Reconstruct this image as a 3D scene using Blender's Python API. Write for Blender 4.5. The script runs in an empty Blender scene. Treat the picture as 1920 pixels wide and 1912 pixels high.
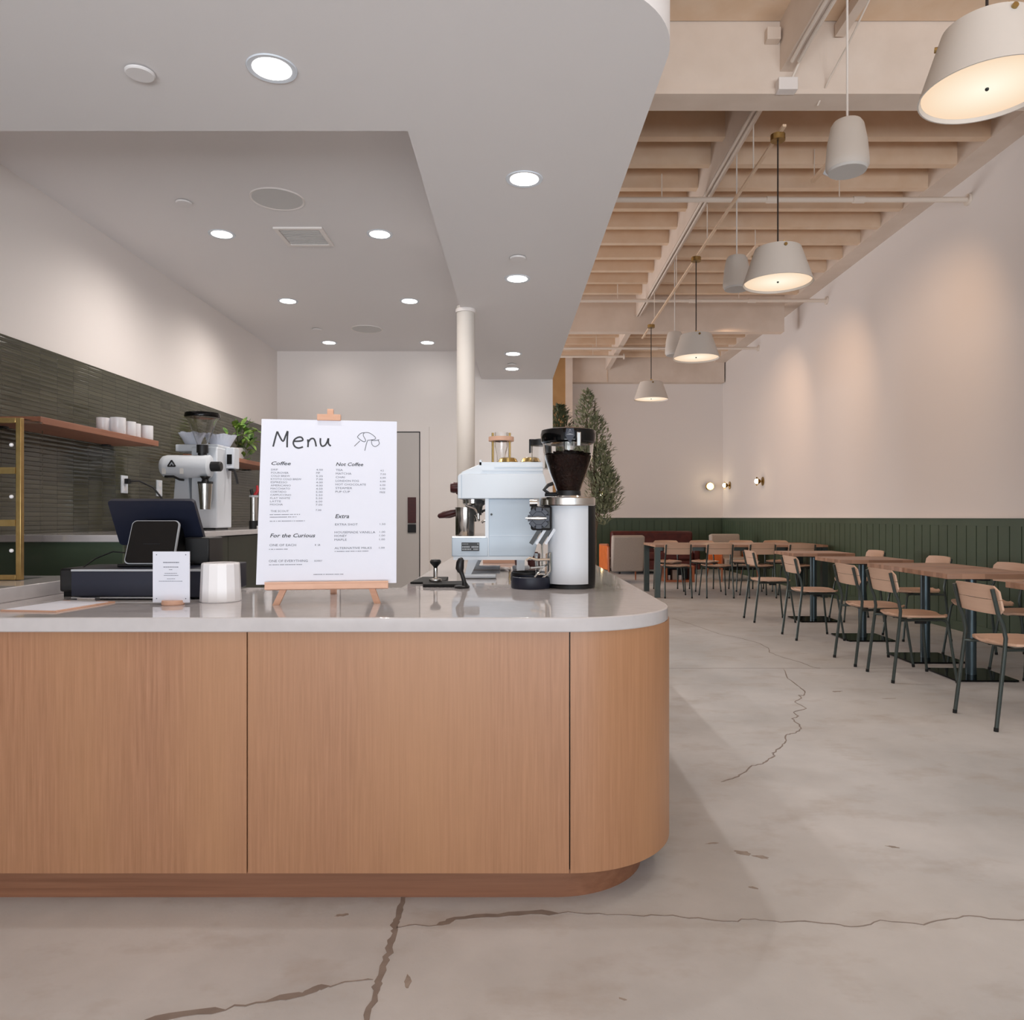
import bpy, bmesh, math, random
from mathutils import Vector, Matrix
PI = math.pi
S = bpy.context.scene
COL = S.collection

# ------------------------------------------------------------------ camera, world, light, exposure
cam_d = bpy.data.cameras.new('camera'); cam = bpy.data.objects.new('camera', cam_d); COL.objects.link(cam)
cam.location = (0, 0, 1.2); cam.rotation_euler = (PI/2, 0, 0)
cam_d.sensor_width = 36; cam_d.sensor_fit = 'HORIZONTAL'; cam_d.lens = 1400/1920*36
cam_d.shift_x = -20/1920; cam_d.shift_y = 14/1920; cam_d.clip_start = 0.05; cam_d.clip_end = 100
S.camera = cam
S.view_settings.view_transform = 'Standard'; S.view_settings.look = 'None'
S.view_settings.gamma = 1; S.view_settings.use_curve_mapping = False
S.view_settings.exposure = 0.06
S.cycles.max_bounces = 8; S.cycles.diffuse_bounces = 5; S.cycles.glossy_bounces = 4
S.cycles.transparent_max_bounces = 12; S.cycles.transmission_bounces = 6
S.cycles.caustics_reflective = False; S.cycles.caustics_refractive = False
S.cycles.sample_clamp_indirect = 4
W = bpy.data.worlds.new('daylight'); S.world = W; W.use_nodes = True
W.node_tree.nodes['Background'].inputs[0].default_value = (0.80, 0.90, 1.0, 1)
W.node_tree.nodes['Background'].inputs[1].default_value = 0.25

def light(name, kind, loc, power, color=(1, 1, 1), rot=(0, 0, 0), size=None, size_y=None, spot=None, blend=0.5, radius=None, spread=None, parent=None):
    d = bpy.data.lights.new(name, kind); o = bpy.data.objects.new(name, d); COL.objects.link(o)
    o.location = loc; o.rotation_euler = rot; d.energy = power; d.color = color
    if kind == 'AREA':
        if size_y: d.shape = 'RECTANGLE'; d.size = size; d.size_y = size_y
        else: d.shape = 'DISK'; d.size = size
        if spread: d.spread = spread
    if kind == 'SPOT': d.spot_size = spot; d.spot_blend = blend
    if radius is not None: d.shadow_soft_size = radius
    if parent: o.parent = parent
    return o
# daylight through three assumed, unseen storefront windows behind the camera
for wx, ww, wz, wh, wp in ((-1.45, 2.1, 1.75, 2.7, 18), (1.0, 2.4, 2.25, 3.7, 22), (3.45, 2.1, 2.25, 3.7, 16)):
    light('assumed_window_daylight', 'AREA', (wx, -3.55, wz), wp, (0.84, 0.91, 1.0), (PI/2, 0, 0), ww, wh)
# assumed unseen source: low light thrown up through the windows, as off sunlit pavement
light('assumed_pavement_light', 'AREA', (.8, -6.0, .15), 860, (.90, .95, 1.0), (PI/2+.75, 0, 0), 8.0, 2.2)
# daylight from an assumed, unseen window in the side bay behind the kitchen
light('assumed_side_window_light', 'AREA', (-5.9, 13.0, 1.9), 420, (0.97, 0.96, .98), (PI/2+.12, 0, -PI/2), 7.0, 2.8)
DOWN_W, TRACK_W, SCONCE_W, PEND_W = 22, 78, .8, 25

# ------------------------------------------------------------------ helpers
def lin(c):
    if isinstance(c, str):
        c = [int(c[i:i+2], 16)/255 for i in (0, 2, 4)]
    return tuple((x/12.92 if x <= .04045 else ((x+.055)/1.055)**2.4) for x in c)

def mat(name, color, rough=0.5, metal=0.0, spec=0.5, noise=None, bump=None, trans=0, emit=None, coat=0, ior=1.45, alpha=None):
    """noise=(scale, other hex, stretch xyz, detail); bump=(scale, strength)"""
    m = bpy.data.materials.new(name); m.use_nodes = True
    nt = m.node_tree; b = nt.nodes['Principled BSDF']
    c = lin(color) + (1,)
    b.inputs['Base Color'].default_value = c
    b.inputs['Roughness'].default_value = rough; b.inputs['Metallic'].default_value = metal
    b.inputs['Specular IOR Level'].default_value = spec
    b.inputs['IOR'].default_value = ior
    if trans: b.inputs['Transmission Weight'].default_value = trans
    if coat: b.inputs['Coat Weight'].default_value = coat; b.inputs['Coat Roughness'].default_value = 0.08
    if emit:
        b.inputs['Emission Color'].default_value = lin(emit[0]) + (1,); b.inputs['Emission Strength'].default_value = emit[1]
    tc = nt.nodes.new('ShaderNodeTexCoord')
    def coord(stretch):
        mp = nt.nodes.new('ShaderNodeMapping'); mp.inputs['Scale'].default_value = stretch
        nt.links.new(tc.outputs['Object'], mp.inputs['Vector']); return mp.outputs[0]
    if noise:
        n = nt.nodes.new('ShaderNodeTexNoise'); n.inputs['Scale'].default_value = noise[0]
        n.inputs['Detail'].default_value = noise[3] if len(noise) > 3 else 4
        nt.links.new(coord(noise[2] if len(noise) > 2 else (1, 1, 1)), n.inputs['Vector'])
        r = nt.nodes.new('ShaderNodeValToRGB'); r.color_ramp.elements[0].position = .35; r.color_ramp.elements[1].position = .65
        r.color_ramp.elements[0].color = c; r.color_ramp.elements[1].color = lin(noise[1]) + (1,)
        nt.links.new(n.outputs['Fac'], r.inputs[0]); nt.links.new(r.outputs[0], b.inputs['Base Color'])
    if bump:
        n = nt.nodes.new('ShaderNodeTexNoise'); n.inputs['Scale'].default_value = bump[0]; n.inputs['Detail'].default_value = 4
        nt.links.new(coord(bump[2] if len(bump) > 2 else (1, 1, 1)), n.inputs['Vector'])
        bp = nt.nodes.new('ShaderNodeBump'); bp.inputs['Strength'].default_value = bump[1]; bp.inputs['Distance'].default_value = .01
        nt.links.new(n.outputs['Fac'], bp.inputs['Height']); nt.links.new(bp.outputs[0], b.inputs['Normal'])
    return m

def wood(name, c1, c2, c3, grain, rough=.45, coat=0, fine=60, broad=3):
    """grain = 'x','y','z' axis along which the grain runs"""
    m = mat(name, c1, rough, coat=coat); nt = m.node_tree; b = nt.nodes['Principled BSDF']
    tc = nt.nodes.new('ShaderNodeTexCoord')
    st = {'x': (.03, 1, 1), 'y': (1, .03, 1), 'z': (1, 1, .03)}[grain]
    def nz(scale, stretch, detail, rgh=.6):
        mp = nt.nodes.new('ShaderNodeMapping'); mp.inputs['Scale'].default_value = stretch
        nt.links.new(tc.outputs['Object'], mp.inputs['Vector'])
        n = nt.nodes.new('ShaderNodeTexNoise'); n.inputs['Scale'].default_value = scale
        n.inputs['Detail'].default_value = detail; n.inputs['Roughness'].default_value = rgh
        nt.links.new(mp.outputs[0], n.inputs['Vector']); return n
    a = nz(fine, st, 5); w = nz(broad, tuple(.12 if v < 1 else 1 for v in st), 3)
    r = nt.nodes.new('ShaderNodeValToRGB'); e = r.color_ramp.elements
    e[0].position = .30; e[0].color = lin(c2) + (1,); e[1].position = .70; e[1].color = lin(c1) + (1,)
    nt.links.new(a.outputs['Fac'], r.inputs[0])
    mx = nt.nodes.new('ShaderNodeMix'); mx.data_type = 'RGBA'
    r2 = nt.nodes.new('ShaderNodeMapRange'); r2.inputs['From Min'].default_value = .38; r2.inputs['From Max'].default_value = .68
    r2.inputs['To Max'].default_value = .75
    nt.links.new(w.outputs['Fac'], r2.inputs[0]); nt.links.new(r2.outputs[0], mx.inputs['Factor'])
    nt.links.new(r.outputs[0], mx.inputs[6]); mx.inputs[7].default_value = lin(c3) + (1,)
    nt.links.new(mx.outputs[2], b.inputs['Base Color'])
    bp = nt.nodes.new('ShaderNodeBump'); bp.inputs['Strength'].default_value = .08; bp.inputs['Distance'].default_value = .002
    nt.links.new(a.outputs['Fac'], bp.inputs['Height']); nt.links.new(bp.outputs[0], b.inputs['Normal'])
    return m

ORG = {}
class MB:
    def __init__(s): s.bm = bmesh.new()
    def _face(s, vs):
        try: return s.bm.faces.new(vs)
        except ValueError: return None
    def box(s, x0, x1, y0, y1, z0, z1, M=None):
        v = [Vector((x, y, z)) for z in (z0, z1) for y in (y0, y1) for x in (x0, x1)]
        if M is not None: v = [M @ p for p in v]
        v = [s.bm.verts.new(p) for p in v]
        for f in ((0, 2, 3, 1), (4, 5, 7, 6), (0, 1, 5, 4), (2, 6, 7, 3), (0, 4, 6, 2), (1, 3, 7, 5)): s._face([v[i] for i in f])
        return s
    def rings(s, rings, close=True, cap=True):
        R = [[s.bm.verts.new(p) for p in r] for r in rings]
        n = len(R[0])
        for a, b in zip(R, R[1:]):
            for i in range(n if close else n-1):
                s._face([a[i], a[(i+1) % n], b[(i+1) % n], b[i]])
        if cap and close:
            s._face(R[0][::-1]); s._face(R[-1])
        return R
    def cyl(s, p0, p1, r0, r1=None, n=24):
        return s.tube([p0, p1], [r0, r0 if r1 is None else r1], n)
    def tube(s, pts, r, n=10, flat=None, closed=False):
        pts = [Vector(p) for p in pts]; k = len(pts)
        rr = r if isinstance(r, (list, tuple)) else [r]*k
        T = []
        for i in range(k):
            a = pts[i-1] if (i > 0 or closed) else pts[i]; b = pts[(i+1) % k] if (i < k-1 or closed) else pts[i]
            T.append((b-a).normalized())
        up = Vector((0, 0, 1)) if abs(T[0].z) < .9 else Vector((1, 0, 0))
        nrm = (up - T[0]*up.dot(T[0])).normalized()
        out = []
        for i in range(k):
            nrm = (nrm - T[i]*nrm.dot(T[i])).normalized(); bi = T[i].cross(nrm)
            out.append([pts[i] + (nrm*math.cos(2*PI*j/n) + bi*math.sin(2*PI*j/n))*rr[i] for j in range(n)])
        if closed: out.append(out[0]); s.rings(out, cap=False); bmesh.ops.remove_doubles(s.bm, verts=s.bm.verts, dist=1e-6)
        else: s.rings(out)
        return s
    def lathe(s, prof, c=(0, 0, 0), n=32, M=None, closed=False):
        c = Vector(c); R = []
        pr = list(prof) + ([prof[0]] if closed else [])
        for (r, z) in pr:
            ring = [Vector((r*math.cos(2*PI*j/n), r*math.sin(2*PI*j/n), z)) for j in range(n)]
            R.append([c + (M @ p if M is not None else p) for p in ring])
        s.rings(R, cap=not closed)
        if closed: bmesh.ops.remove_doubles(s.bm, verts=s.bm.verts, dist=1e-6)
        return s
    def prism(s, poly, plane, a, b):
        """polygon in 'xy','xz','yz' extruded along the third axis from a to b"""
        def P(u, v, w): return {'xy': (u, v, w), 'xz': (u, w, v), 'yz': (w, u, v)}[plane]
        s.rings([[Vector(P(u, v, a)) for u, v in poly], [Vector(P(u, v, b)) for u, v in poly]])
        return s
    def ball(s, c, r, sc=(1, 1, 1), nu=14, nv=8):
        c = Vector(c)
        R = [[c + Vector((math.cos(2*PI*j/nu)*math.sin(PI*i/nv)*r*sc[0], math.sin(2*PI*j/nu)*math.sin(PI*i/nv)*r*sc[1], -math.cos(PI*i/nv)*r*sc[2])) for j in range(nu)] for i in range(1, nv)]
        s.rings(R); return s
    def xf(s, M): bmesh.ops.transform(s.bm, matrix=M, verts=s.bm.verts); return s

def obj(name, mb, m, parent=None, bev=None, kind=None, label=None, cat=None, group=None, smooth=35):
    bm = mb.bm if isinstance(mb, MB) else mb
    bmesh.ops.recalc_face_normals(bm, faces=bm.faces)
    org = ORG.get(parent, Vector((0, 0, 0))) if parent else Vector((0, 0, 0))
    if org.length > 0: bmesh.ops.translate(bm, vec=-org, verts=bm.verts)
    for f in bm.faces: f.smooth = True
    for e in bm.edges:
        if len(e.link_faces) == 2 and e.calc_face_angle(0) > math.radians(smooth): e.smooth = False
    me = bpy.data.meshes.new(name); bm.to_mesh(me); bm.free()
    for mm in (m if isinstance(m, (list, tuple)) else [m]): me.materials.append(mm)
    o = bpy.data.objects.new(name, me); COL.objects.link(o)
    if parent: o.parent = parent; ORG[o] = org
    if bev:
        b = o.modifiers.new('bevel', 'BEVEL'); b.width = bev; b.segments = 2; b.limit_method = 'ANGLE'; b.angle_limit = math.radians(40)
        b.harden_normals = False
    if kind: o['kind'] = kind
    if label: o['label'] = label
    if cat: o['category'] = cat
    if group: o['group'] = group
    return o

def struct(name, mb, m, bev=None, parent=None):
    return obj(name, mb, m, parent, bev, kind='structure' if parent is None else None)

def thing(name, label, cat, loc=(0, 0, 0), group=None):
    o = bpy.data.objects.new(name, None); COL.objects.link(o); o.location = loc
    o.empty_display_size = .1
    o['label'] = label; o['category'] = cat
    if group: o['group'] = group
    ORG[o] = Vector(loc)
    return o

def dup(root, loc, rotz=0, label=None, group=None):
    def cp(o, p):
        c = o.copy(); COL.objects.link(c)
        if p: c.parent = p
        for ch in list(o.children): cp(ch, c)
        return c
    r = cp(root, None); r.location = loc; r.rotation_euler = (0, 0, rotz)
    if label: r['label'] = label
    if group: r['group'] = group
    return r

def arc(cx, cy, r, a0, a1, n):
    return [(cx + r*math.cos(math.radians(a0 + (a1-a0)*i/n)), cy + r*math.sin(math.radians(a0 + (a1-a0)*i/n))) for i in range(n+1)]
def rrect(x0, x1, y0, y1, r, n=5):
    return arc(x1-r, y0+r, r, -90, 0, n) + arc(x1-r, y1-r, r, 0, 90, n) + arc(x0+r, y1-r, r, 90, 180, n) + arc(x0+r, y0+r, r, 180, 270, n)

# ------------------------------------------------------------------ materials
M_wall = mat('white_wall_paint', 'e3dcd8', .75, bump=(180, .03))
M_soffit = mat('soffit_paint', 'dcd8d7', .75, bump=(180, .03))
M_beam = mat('cream_painted_timber', 'dfd0c3', .7, noise=(3, 'd8c8ba', (1, 1, 1)), bump=(40, .08))
M_joist = mat('cream_joist_warm_lit', 'e2cab2', .7, noise=(4, 'dcc0a4'), bump=(40, .08))  # cream paint with the orange light between the joists mixed into its colour
M_deck = mat('roof_deck_warm_lit', 'dec0a0', .75, noise=(2, 'd4b08a'), bump=(30, .08))  # deck tone made warmer to stand in for warm light on the roof
M_green = mat('dark_green_paint', '465643', .5, noise=(2, '404f3d'))
M_cab = mat('olive_black_cabinet', '2c2f22', .45, noise=(2, '262a1e'))
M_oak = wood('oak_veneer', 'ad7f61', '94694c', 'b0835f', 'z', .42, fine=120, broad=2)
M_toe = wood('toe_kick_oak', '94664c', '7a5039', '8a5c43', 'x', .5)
M_quartz = mat('white_quartz', 'c3bfc0', .05, noise=(25, 'bfbbbc', (1, 1, 1), 2), spec=.9)
M_shelf = wood('walnut_shelf', '9c6a52', '83543f', '94604a', 'y', .45)
M_ply = wood('beech_plywood', 'd6b39c', 'c8a188', 'dcbca6', 'x', .4)
M_plyz = wood('beech_plywood_upright', 'd6b39c', 'c8a188', 'dcbca6', 'y', .4)
M_seat = wood('oiled_beech_seat', 'd8b39b', 'cba38a', 'dfbda8', 'x', .35)
M_easel = wood('pine_easel', 'd6ab93', 'c69a80', 'd9b09a', 'x', .5)
M_steel_g = mat('grey_green_steel_tube', '4a5250', .35, .55)
M_colm = mat('blue_grey_steel', '47545a', .3, .6)
M_black = mat('black_plastic', '141416', .4)
M_rubber = mat('black_rubber', '0e0e0f', .7)
M_navy = mat('navy_black_plastic', '1c2030', .38)
M_glossb = mat('glossy_black_glass', '050506', .08, spec=.3)
M_white = mat('white_enamel', 'd0d5dc', .5)
M_machine = mat('pale_blue_white_enamel', 'd8e0e8', .35, coat=.1)
M_machine2 = mat('pale_blue_side_panel', 'b4c3d1', .35, coat=.1)
M_cera = mat('white_ceramic', 'e9e8ea', .25)
M_paper = mat('white_card', 'dbdeea', .7)
M_ink = mat('dark_grey_ink', '3e4045', .8)
M_ink2 = mat('pale_grey_ink', '6a6d78', .8)
M_steel = mat('polished_steel', 'c9c6c2', .18, 1)
M_brass = mat('brushed_brass', 'b49a68', .35, 1, noise=(30, 'a68c5a'))
M_gold = mat('polished_brass', 'cfb274', .22, 1)
M_brown = mat('burgundy_wood', '3a1416', .35, noise=(20, '4a1c1a', (1, 1, 6)))
M_glass = mat('clear_glass', 'ffffff', .02, trans=1, ior=1.45)
M_pane = mat('thin_display_glass', 'ffffff', .02, trans=1, ior=1.06)
M_hop = mat('clear_hopper_plastic', 'ffffff', .02, trans=1, ior=1.18)
M_beans = mat('roasted_beans', '26100a', .55, spec=.2, noise=(90, '3a1c12'), bump=(90, .9))
M_rust = mat('rust_leather', 'cf6c2e', .45, noise=(8, 'c26022'))
M_burg = mat('burgundy_leather', '5a2620', .5, noise=(8, '4a1d1a'))
M_uph = mat('grey_upholstery', 'b3aaa2', .9, noise=(120, 'a89e96'), bump=(200, .15))
M_frame = wood('reddish_wood_frame', 'b8704c', '9c5a3a', 'b06848', 'z', .4)
M_shade = mat('stone_white_shade', 'cdc6bf', .6)
M_cord = mat('dark_cord', '2a211d', .7)
M_wcord = mat('white_cord', 'd9d2cc', .7)
M_pipe = mat('cream_pipe', 'e0d4c8', .5)
M_door = mat('grey_door_paint', 'bdb7b3', .5)
M_leaf = mat('olive_leaf', '747a5e', .55, noise=(12, '9a9c7c'))
M_leafd = mat('dark_olive_leaf', '4a543c', .55, noise=(12, '6c7458'))
M_leafg = mat('green_pothos_leaf', '35622a', .4, noise=(25, '8aa84a'))
M_bark = mat('olive_bark', '5a4a3c', .85, noise=(20, '6b5848'))
M_pot = mat('terracotta_grey_pot', '8f8880', .8)
M_red = mat('red_plastic', 'a8242a', .4)
M_silverframe = mat('light_grey_bezel', 'a9adb2', .4)
M_vent = mat('grey_grille', 'c6c4c2', .7)
M_lampw = mat('lit_downlight', 'ffffff', .5, emit=('fff6ee', 9))
def glow_mat():
    m = mat('lit_pendant_diffuser', '4a4038', .6); nt = m.node_tree; b = nt.nodes['Principled BSDF']
    tc = nt.nodes.new('ShaderNodeTexCoord'); ln = nt.nodes.new('ShaderNodeVectorMath'); ln.operation = 'LENGTH'
    nt.links.new(tc.outputs['Object'], ln.inputs[0]); rp = nt.nodes.new('ShaderNodeValToRGB'); e = rp.color_ramp.elements
    e[0].position = .03; e[0].color = lin('fffae4') + (1,); e[1].position = .24; e[1].color = lin('f6d8b8') + (1,)
    nt.links.new(ln.outputs['Value'], rp.inputs[0]); nt.links.new(rp.outputs[0], b.inputs['Emission Color'])
    b.inputs['Emission Strength'].default_value = .95; return m
M_diff = glow_mat()
M_bulb = mat('lit_sconce_bulb', 'ffffff', .5, emit=('ffe9bf', 14))
M_spotlens = mat('lit_spot_lens', 'ffffff', .5, emit=('fff2de', 8))
M_tan = mat('tan_wall_panel', 'b08a5c', .6, noise=(3, 'a67f52'))
M_tabletop = wood('butcher_block_top', 'b8937d', 'a67f68', 'c29e88', 'x', .4, fine=25)
def block_pattern(m):
    nt = m.node_tree; b = nt.nodes['Principled BSDF']; src = b.inputs['Base Color'].links[0].from_socket
    br = nt.nodes.new('ShaderNodeTexBrick'); br.inputs['Scale'].default_value = 1; br.inputs['Brick Width'].default_value = .16; br.inputs['Row Height'].default_value = .045
    br.inputs['Mortar Size'].default_value = 0; br.inputs['Color1'].default_value = (1.12, 1.08, 1.05, 1); br.inputs['Color2'].default_value = (.66, .60, .56, 1)
    tc = nt.nodes.new('ShaderNodeTexCoord'); nt.links.new(tc.outputs['Object'], br.inputs['Vector'])
    x = nt.nodes.new('ShaderNodeMix'); x.data_type = 'RGBA'; x.blend_type = 'MULTIPLY'; x.inputs[0].default_value = .8
    nt.links.new(src, x.inputs[6]); nt.links.new(br.outputs['Color'], x.inputs[7]); nt.links.new(x.outputs[2], b.inputs['Base Color'])
block_pattern(M_tabletop)

def tile_mat():
    m = mat('olive_glazed_tile', '5b584a', .10, spec=.6); nt = m.node_tree; b = nt.nodes['Principled BSDF']
    tc = nt.nodes.new('ShaderNodeTexCoord'); sx = nt.nodes.new('ShaderNodeSeparateXYZ'); cx = nt.nodes.new('ShaderNodeCombineXYZ')
    nt.links.new(tc.outputs['Object'], sx.inputs[0]); nt.links.new(sx.outputs['Y'], cx.inputs['X']); nt.links.new(sx.outputs['Z'], cx.inputs['Y'])
    br = nt.nodes.new('ShaderNodeTexBrick'); br.offset = 0; br.inputs['Scale'].default_value = 1
    br.inputs['Brick Width'].default_value = .15; br.inputs['Row Height'].default_value = .0246
    br.inputs['Mortar Size'].default_value = .0012; br.inputs['Mortar Smooth'].default_value = .6; br.inputs['Bias'].default_value = 0
    br.inputs['Color1'].default_value = lin('4c4a3b') + (1,); br.inputs['Color2'].default_value = lin('403f32') + (1,); br.inputs['Mortar'].default_value = lin('33322a') + (1,)
    nt.links.new(cx.outputs[0], br.inputs['Vector']); nt.links.new(br.outputs['Color'], b.inputs['Base Color'])
    n = nt.nodes.new('ShaderNodeTexNoise'); n.inputs['Scale'].default_value = 5; n.inputs['Detail'].default_value = 1
    mp = nt.nodes.new('ShaderNodeMapping'); mp.inputs['Scale'].default_value = (1, 1.2, 5)
    nt.links.new(tc.outputs['Object'], mp.inputs[0]); nt.links.new(mp.outputs[0], n.inputs['Vector'])
    b1 = nt.nodes.new('ShaderNodeBump'); b1.inputs['Strength'].default_value = .25; b1.inputs['Distance'].default_value = .008
    nt.links.new(n.outputs['Fac'], b1.inputs['Height'])
    dv = nt.nodes.new('ShaderNodeMath'); dv.operation = 'DIVIDE'; dv.inputs[1].default_value = .0246; nt.links.new(sx.outputs['Z'], dv.inputs[0])
    fr = nt.nodes.new('ShaderNodeMath'); fr.operation = 'PINGPONG'; fr.inputs[1].default_value = .5; nt.links.new(dv.outputs[0], fr.inputs[0])
    pw = nt.nodes.new('ShaderNodeMath'); pw.operation = 'POWER'; pw.inputs[1].default_value = .35; nt.links.new(fr.outputs[0], pw.inputs[0])
    b0 = nt.nodes.new('ShaderNodeBump'); b0.inputs['Strength'].default_value = .5; b0.inputs['Distance'].default_value = .004
    nt.links.new(pw.outputs[0], b0.inputs['Height']); nt.links.new(b0.outputs[0], b1.inputs['Normal'])
    b2 = nt.nodes.new('ShaderNodeBump'); b2.inputs['Strength'].default_value = .6; b2.inputs['Distance'].default_value = .002; b2.invert = True
    nt.links.new(br.outputs['Fac'], b2.inputs['Height']); nt.links.new(b1.outputs[0], b2.inputs['Normal']); nt.links.new(b2.outputs[0], b.inputs['Normal'])
    return m
M_tile = tile_mat()

def floor_mat():
    m = mat('polished_concrete', 'b3a9a0', .5, spec=.25); nt = m.node_tree; b = nt.nodes['Principled BSDF']
    tc = nt.nodes.new('ShaderNodeTexCoord')
    def nz(s, d, r=.6, st=(1, 1, 1)):
        mp = nt.nodes.new('ShaderNodeMapping'); mp.inputs['Scale'].default_value = st; nt.links.new(tc.outputs['Object'], mp.inputs[0])
        n = nt.nodes.new('ShaderNodeTexNoise'); n.inputs['Scale'].default_value = s; n.inputs['Detail'].default_value = d; n.inputs['Roughness'].default_value = r
        nt.links.new(mp.outputs[0], n.inputs['Vector']); return n.outputs['Fac']
    def ramp(src, p0, c0, p1, c1):
        r = nt.nodes.new('ShaderNodeValToRGB'); e = r.color_ramp.elements
        e[0].position = p0; e[0].color = (lin(c0) if isinstance(c0, str) else (c0,)*3) + (1,); e[1].position = p1; e[1].color = (lin(c1) if isinstance(c1, str) else (c1,)*3) + (1,)
        nt.links.new(src, r.inputs[0]); return r.outputs[0]
    def mix(f, a, c, mode='MIX'):
        x = nt.nodes.new('ShaderNodeMix'); x.data_type = 'RGBA'; x.blend_type = mode
        if isinstance(f, float): x.inputs[0].default_value = f
        else: nt.links.new(f, x.inputs[0])
        nt.links.new(a, x.inputs[6])
        if isinstance(c, str): x.inputs[7].default_value = lin(c) + (1,)
        else: nt.links.new(c, x.inputs[7])
        return x.outputs[2]
    base = ramp(nz(1.1, 6), .35, 'b9bbbe', .68, 'd4d5d8')
    base = mix(ramp(nz(.5, 3), .45, 0.0, .75, .6), base, 'c4bfba')
    base = mix(ramp(nz(2.6, 5, .65, (1, 1.6, 1)), .52, 0.0, .78, .7), base, 'aaa29c')
    base = mix(ramp(nz(9, 4, .7, (1, 2, 1)), .72, 0.0, .78, .5), base, '94887f')
    base = mix(ramp(nz(140, 2, .6), .70, 0.0, .80, .35), base, '958b83')
    nt.links.new(base, b.inputs['Base Color'])
    rr = nt.nodes.new('ShaderNodeMapRange'); rr.inputs['To Min'].default_value = .42; rr.inputs['To Max'].default_value = .62
    nt.links.new(nz(2, 4), rr.inputs[0]); nt.links.new(rr.outputs[0], b.inputs['Roughness'])
    bp = nt.nodes.new('ShaderNodeBump'); bp.inputs['Strength'].default_value = .05; bp.inputs['Distance'].default_value = .01
    nt.links.new(nz(60, 4), bp.inputs['Height']); nt.links.new(bp.outputs[0], b.inputs['Normal'])
    return m
M_floor = floor_mat()
M_crack = mat('floor_crack_filler', '857b76', .6, noise=(15, '938983'))
# ------------------------------------------------------------------ setting: floor, walls, ceilings
floor = struct('floor', MB().box(-6, 5, -4, 18, -.1, 0), M_floor)
CR = {'a': ([(1.78,8.9),(1.864,8.528),(1.956,8.077),(2.02,7.706),(2.161,7.434),(2.258,7.119),(2.258,6.857),(2.196,6.64),(2.22,6.462),(2.307,6.176),(2.327,5.979),(2.379,5.936)], .008),
 'b': ([(2.066,5.915),(1.975,5.563),(1.962,5.333),(1.947,5.153),(1.893,5.03),(1.863,5.045),(1.851,4.956),(1.769,4.855),(1.783,4.693),(1.67,4.603),(1.668,4.516),(1.607,4.456),(1.603,4.341),(1.582,4.242),(1.521,4.158),(1.459,4.128),(1.399,3.981),(1.353,3.907),(1.271,3.801),(1.27,3.758),(1.213,3.692),(1.169,3.636),(1.11,3.613),(1.03,3.5),(.962,3.429),(.9,3.387)], .009),
 'c': ([(-.37,2.188),(-.337,2.196),(-.253,2.196),(-.203,2.234),(-.074,2.249),(.058,2.27),(.167,2.264),(.29,2.255),(.427,2.249),(.527,2.237),(.623,2.219),(.695,2.231),(.764,2.213),(.84,2.219),(.915,2.205),(.983,2.19),(1.066,2.225),(1.181,2.199),(1.281,2.234),(1.345,2.249),(1.459,2.225),(1.53,2.231),(2.1,2.2)], .005),
 'd': ([(-.38,2.40),(-.378,2.301),(-.377,2.225),(-.373,2.168),(-.372,2.1),(-.369,2.024),(-.375,1.931),(-.371,1.877),(-.372,1.783),(-.368,1.6)], .021),
 'e': ([(-.388,1.938),(-.441,1.931),(-.491,1.909),(-.529,1.898),(-.563,1.877),(-.659,1.846),(-.752,1.816),(-.881,1.787),(-.975,1.75)], .006),
 'f': ([(.6,5.94),(2.06,5.94),(4.6,5.94)], .0035)}
rnd = random.Random(5)
for k, (pts, w) in CR.items():
    mb = MB(); P = []
    for (a, b) in zip(pts, pts[1:]):       # subdivide with a little wander
        n = 1 if k == 'f' else 4
        for i in range(n):
            t = i/n; j = 0 if k == 'f' else .006
            P.append((a[0]+(b[0]-a[0])*t+rnd.uniform(-j, j)*(i > 0), a[1]+(b[1]-a[1])*t+rnd.uniform(-j, j)*(i > 0)))
    P.append(pts[-1]); L = []; R_ = []
    for i, p in enumerate(P):
        q0 = P[max(0, i-1)]; q1 = P[min(len(P)-1, i+1)]; d = Vector((q1[0]-q0[0], q1[1]-q0[1])); d.normalize()
        f = 1 if k == 'f' else rnd.uniform(.5, 1.1)
        if k == 'c' and -.25 < p[0] < .1: f = rnd.uniform(3, 5.5)
        if k == 'e' and (p[0] > -.62 and p[0] < -.5 or p[0] < -.75 and p[0] > -.9): f = rnd.uniform(2.5, 4.5)
        if k == 'd': f = rnd.uniform(.55, 1.15)
        ww = w*f*.5*(1 if 0 < i < len(P)-1 or k == 'f' else .2)
        L.append(Vector((p[0]-d.y*ww, p[1]+d.x*ww, .0012))); R_.append(Vector((p[0]+d.y*ww, p[1]-d.x*ww, .0012)))
    mb.rings([[l, r, Vector((r.x, r.y, -.002)), Vector((l.x, l.y, -.002))] for l, r in zip(L, R_)])
    struct('crack', mb, M_crack, parent=floor)

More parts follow.
